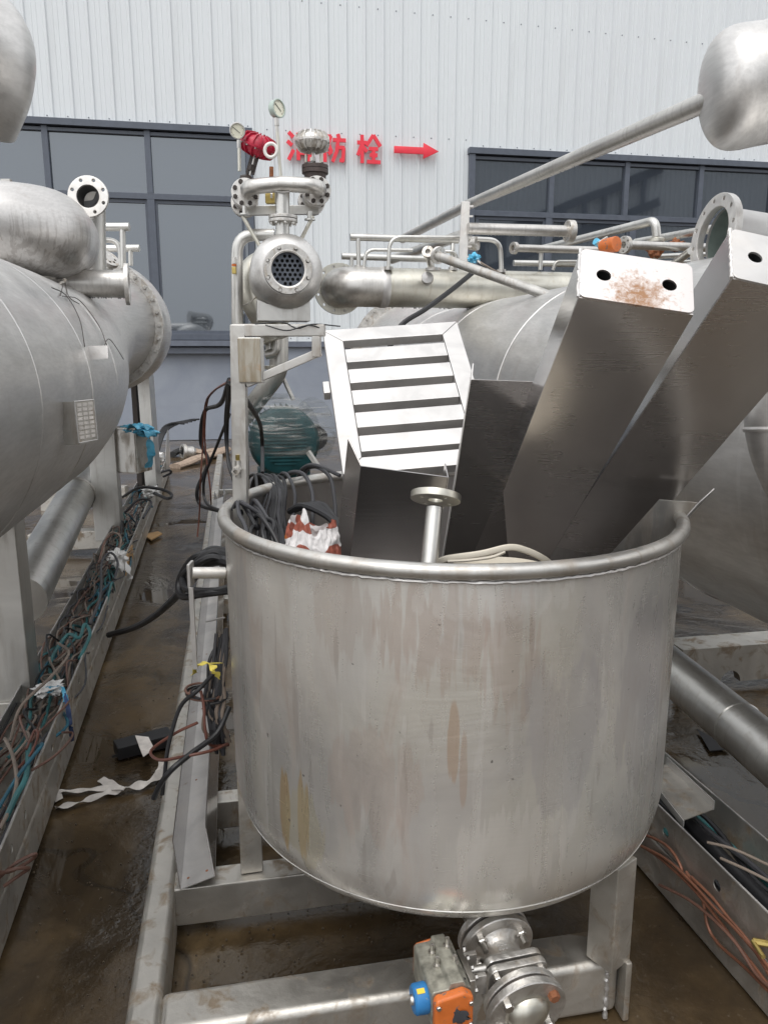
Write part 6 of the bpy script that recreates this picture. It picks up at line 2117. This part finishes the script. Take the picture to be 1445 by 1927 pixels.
# ================================================================== ACTUATED BALL VALVE UNDER THE TANK
FA, FB = G(934, 1772, .315), G(992, 1905, .285)
AX = (FB - FA).normalized()
vkk = depth(FA) / FPX
va = T('ball_valve', 'stainless steel flanged ball valve on the outlet pipe under the front of the tank', 'valve', FA - Z * .1)
s1v = AX.cross(Z).normalized()
u1v = s1v.cross(AX).normalized()
r1 = .083
def disc(name, k, r, th, mat, parent=None, **kw):
    return va.part(name, MB().lathe(FA + AX * k, AX, [(0, 0), (0, r - .002), (.002, r), (th - .002, r), (th, r - .002), (th, 0)], 56), M[mat], parent, **kw)
va.part('outlet_pipe', MB().tube([FA - AX * .6, FA - AX * .03], .05, 28), M['pipe'])
disc('pipe_flange', -.030, r1, .018, 'cast')
va.part('gasket', MB().lathe(FA, AX, [(-.012, r1 * .9), (-.004, r1 * .9)], 40), M['dark_bolt'])
f1_ = disc('flange', -.004, r1, .017, 'cast')
for a in (rad(38), rad(142), rad(218), rad(322)):
    c = FA + AX * .013 + (s1v * math.cos(a) + u1v * math.sin(a)) * r1 * .72
    q = Z.rotation_difference(AX)
    n_ = va.share('nut', BOLT, c, f1_, q)
    n_.scale = (.0115,) * 3
    va.part('stud', MB().tube([c, c + AX * .034], .0062, 10), M['bolt'], f1_)
va.part('neck', MB().lathe(FA + AX * .012, AX, [(0, .056), (.008, .046), (.02, .041), (.045, .043), (.06, .052), (.07, .054)], 40), M['cast'])
# raised casting marks
cm = MB()
mc_ = FA + AX * .045 + (u1v * .9 + s1v * .2).normalized() * .043
for j in range(2):
    for i in range(3):
        cm.box(mc_ + AX * (j * .010 - .004) + s1v * ((i - 1) * .008), .005, .0035, .002, (s1v, AX, u1v))
va.part('casting_marks', cm, M['bright'], kind='stuff')
def clamp(k, w, h, th, mat):
    c = FA + AX * k
    pts = []
    for cx, cy, a0 in ((w, h, 0), (-w, h, 90), (-w, -h, 180), (w, -h, 270)):
        for i in range(6):
            a = rad(a0 + 90 * i / 5)
            pts.append(c + s1v * (cx * .72 + w * .28 * math.cos(a)) + u1v * (cy * .72 + h * .28 * math.sin(a)))
    return va.part('body_plate', MB().prism(pts, AX * th), M[mat], bevel=.003)
clamp(.072, .064, .060, .016, 'cast')
bp_ = clamp(.094, .066, .062, .018, 'cast')
for a, b in ((.05, .046), (-.05, .046), (.05, -.046), (-.05, -.046)):
    o = va.share('body_bolt', BOLT, FA + AX * .112 + s1v * a + u1v * b, bp_, Z.rotation_difference(AX))
    o.scale = (.0095,) * 3
va.part('body', MB().lathe(FA + AX * .11, AX, [(0, .056), (.01, .05), (.024, .05), (.03, .06)], 40), M['cast'])
f2_ = disc('flange', .128, .082, .016, 'cast')
va.part('gasket', MB().lathe(FA, AX, [(.144, .074), (.152, .074)], 40), M['dark_bolt'])
f3_ = disc('end_flange', .152, .086, .018, 'cast')
va.part('end_cap', MB().lathe(FA + AX * .170, AX, [(0, .05), (.002, .045), (.012, .040), (.022, .026), (.026, 0)], 40), M['yellow'], f3_)
for i, a in enumerate((rad(40), rad(140), rad(220), rad(320))):
    c = FA + AX * .170 + (s1v * math.cos(a) + u1v * math.sin(a)) * .066
    o = va.share('bolt', BOLT_RUST if i == 1 else BOLT, c, f3_, Z.rotation_difference(AX))
    o.scale = (.012,) * 3

# pneumatic actuator on the side of the valve
pa_ = T('pneumatic_actuator', 'worn grey and orange pneumatic actuator box with a blue end cap beside the ball valve', 'valve actuator', G(838, 1850, .2))
pcn = G(830, 1838, .335)
side = (-s1v if s1v.x > 0 else s1v)
lx = (G(868, 1905, .33) - G(822, 1790, .33)).normalized()   # long axis, towards the camera
ly = Vector((-lx.y, lx.x, 0)).normalized()
if ly.x > 0:
    ly = -ly
lx = Vector((lx.x, lx.y, 0)).normalized()
Lh, Wh, Hh = .068, .042, .045
sec = [(-Wh, -Hh), (Wh, -Hh), (Wh, Hh * .55), (Wh * .9, Hh * .7), (Wh * .15, Hh * .72), (Wh * .05, Hh), (-Wh * .62, Hh), (-Wh * .7, Hh * .8), (-Wh, Hh * .6)]
case = pa_.part('case', MB().prism([pcn - lx * Lh + ly * a + Z * b for a, b in sec], lx * (2 * Lh)), M['grey_act'], bevel=.003)
cap = [(-Wh * .96, -Hh * .96), (Wh * .96, -Hh * .96), (Wh * .96, Hh * .5), (Wh * .8, Hh * .66), (-Wh * .5, Hh * .86), (-Wh * .96, Hh * .55)]
ec_ = pa_.part('end_cover', MB().prism([pcn + lx * Lh + ly * a + Z * b for a, b in cap], lx * .022), M['orange'], bevel=.006, segs=3)
pa_.part('end_cover', MB().prism([pcn - lx * (Lh + .009) + ly * a + Z * (b - .003) for a, b in cap], lx * .0095), M['orange'], bevel=.005, segs=3)
for a, b in ((Wh * .8, Hh * .35), (-Wh * .8, Hh * .3), (Wh * .8, -Hh * .8), (-Wh * .8, -Hh * .8)):
    o = pa_.share('screw', BOLT, pcn + lx * (Lh + .021) + ly * a + Z * b, ec_, Z.rotation_difference(lx))
    o.scale = (.0052,) * 3
pa_.part('worn_patch', crumple(pcn + lx * (Lh + .0215) - Z * .012, .028, .0015, .016, 3.9, .6, 22, 12), M['cable_grey'], ec_)
for a, b in ((-.032, -.25), (.004, -.25), (-.030, .52), (.008, .62)):
    hgt = Hh * (1.0 if b < .1 and b > -.6 else .72)
    q = pcn + lx * a + ly * (Wh * -b) + Z * (Hh * (1.0 if -b < .0 and -b > -.6 else .74))
    c = pa_.part('port_fitting', MB().lathe(q, Z, [(-.004, .0085), (.004, .0085), (.004, .0052), (.020, .0052), (.020, .003), (.012, 0)], 10), M['bolt'], case)
for a, b in ((-.05, .2), (.03, .1), (.055, .25), (-.02, .75), (.05, .8)):
    q = pcn + lx * a + ly * (-Wh * b) + Z * (Hh * .735)
    pa_.part('tapped_hole', MB().lathe(q, Z, [(0, .003), (.0006, .003), (.0006, 0)], 8), M['dark_hole'], case)
bcp = pcn + lx * .035 + ly * (Wh)
bcap = pa_.part('indicator_cap', MB().lathe(bcp - Z * .008, ly, [(0, 0), (0, .028), (.004, .030), (.026, .029), (.030, .025), (.030, 0)], 28), M['blue'])
pa_.part('indicator_screw', MB().lathe(bcp - Z * .008 + ly * .029, ly, [(0, .011), (.006, .009), (.006, 0)], 12), M['bolt'], bcap)
pa_.part('indicator_mark', MB().box(bcp - Z * .008 + ly * .016 + (Z * .9 + lx * .35).normalized() * .0292, .016, .010, .0025, (ly, (Z * .9 + lx * .35).normalized().cross(ly), (Z * .9 + lx * .35).normalized())), M['yellow_paint'], bcap)
# mounting bracket and coupling between actuator and valve
mbk = pa_.part('mounting_bracket', MB().box(pcn - ly * (Wh + .012) - Z * .006, .09, .014, .05, (lx, ly, Z)), M['bolt'], bevel=.003)
pa_.part('bracket_arm', MB().box(pcn - ly * (Wh + .028) + lx * .030 - Z * .006, .012, .036, .046, (lx, ly, Z)), M['cast'], mbk, bevel=.002)
pa_.part('bracket_arm', MB().box(pcn - ly * (Wh + .028) - lx * .030 - Z * .006, .012, .036, .046, (lx, ly, Z)), M['cast'], mbk, bevel=.002)
pa_.part('stem', MB().tube([pcn - ly * Wh, pcn - ly * (Wh + .06)], .010, 14), M['bolt'])
for a in (-.038, -.012, .014, .04):
    for z_ in (.022, -.01):
        o = pa_.share('bracket_screw', BOLT, pcn - ly * (Wh + .018) + lx * a + Z * z_, mbk, Z.rotation_difference(-ly))
        o.scale = (.0055,) * 3

# small lumps of grit and spatter round the water
gt = MB()
rnd = random.Random(9)
for i in range(420):
    q = G(rnd.uniform(330, 1000), rnd.uniform(1660, 1900), .002) if i < 260 else G(rnd.uniform(60, 330), rnd.uniform(1250, 1900), .002)
    s_ = rnd.uniform(.0012, .004)
    gt.lathe(q, Z, [(-s_, s_ * .6), (0, s_), (s_ * .7, s_ * .6), (s_ * .9, 0)], 5)
single('grit', 'loose grit and mud crumbs scattered over the wet floor', 'grit', gt, plain('grit_mud', (.10, .075, .05), .5, 0, .5, 60), kind='stuff')
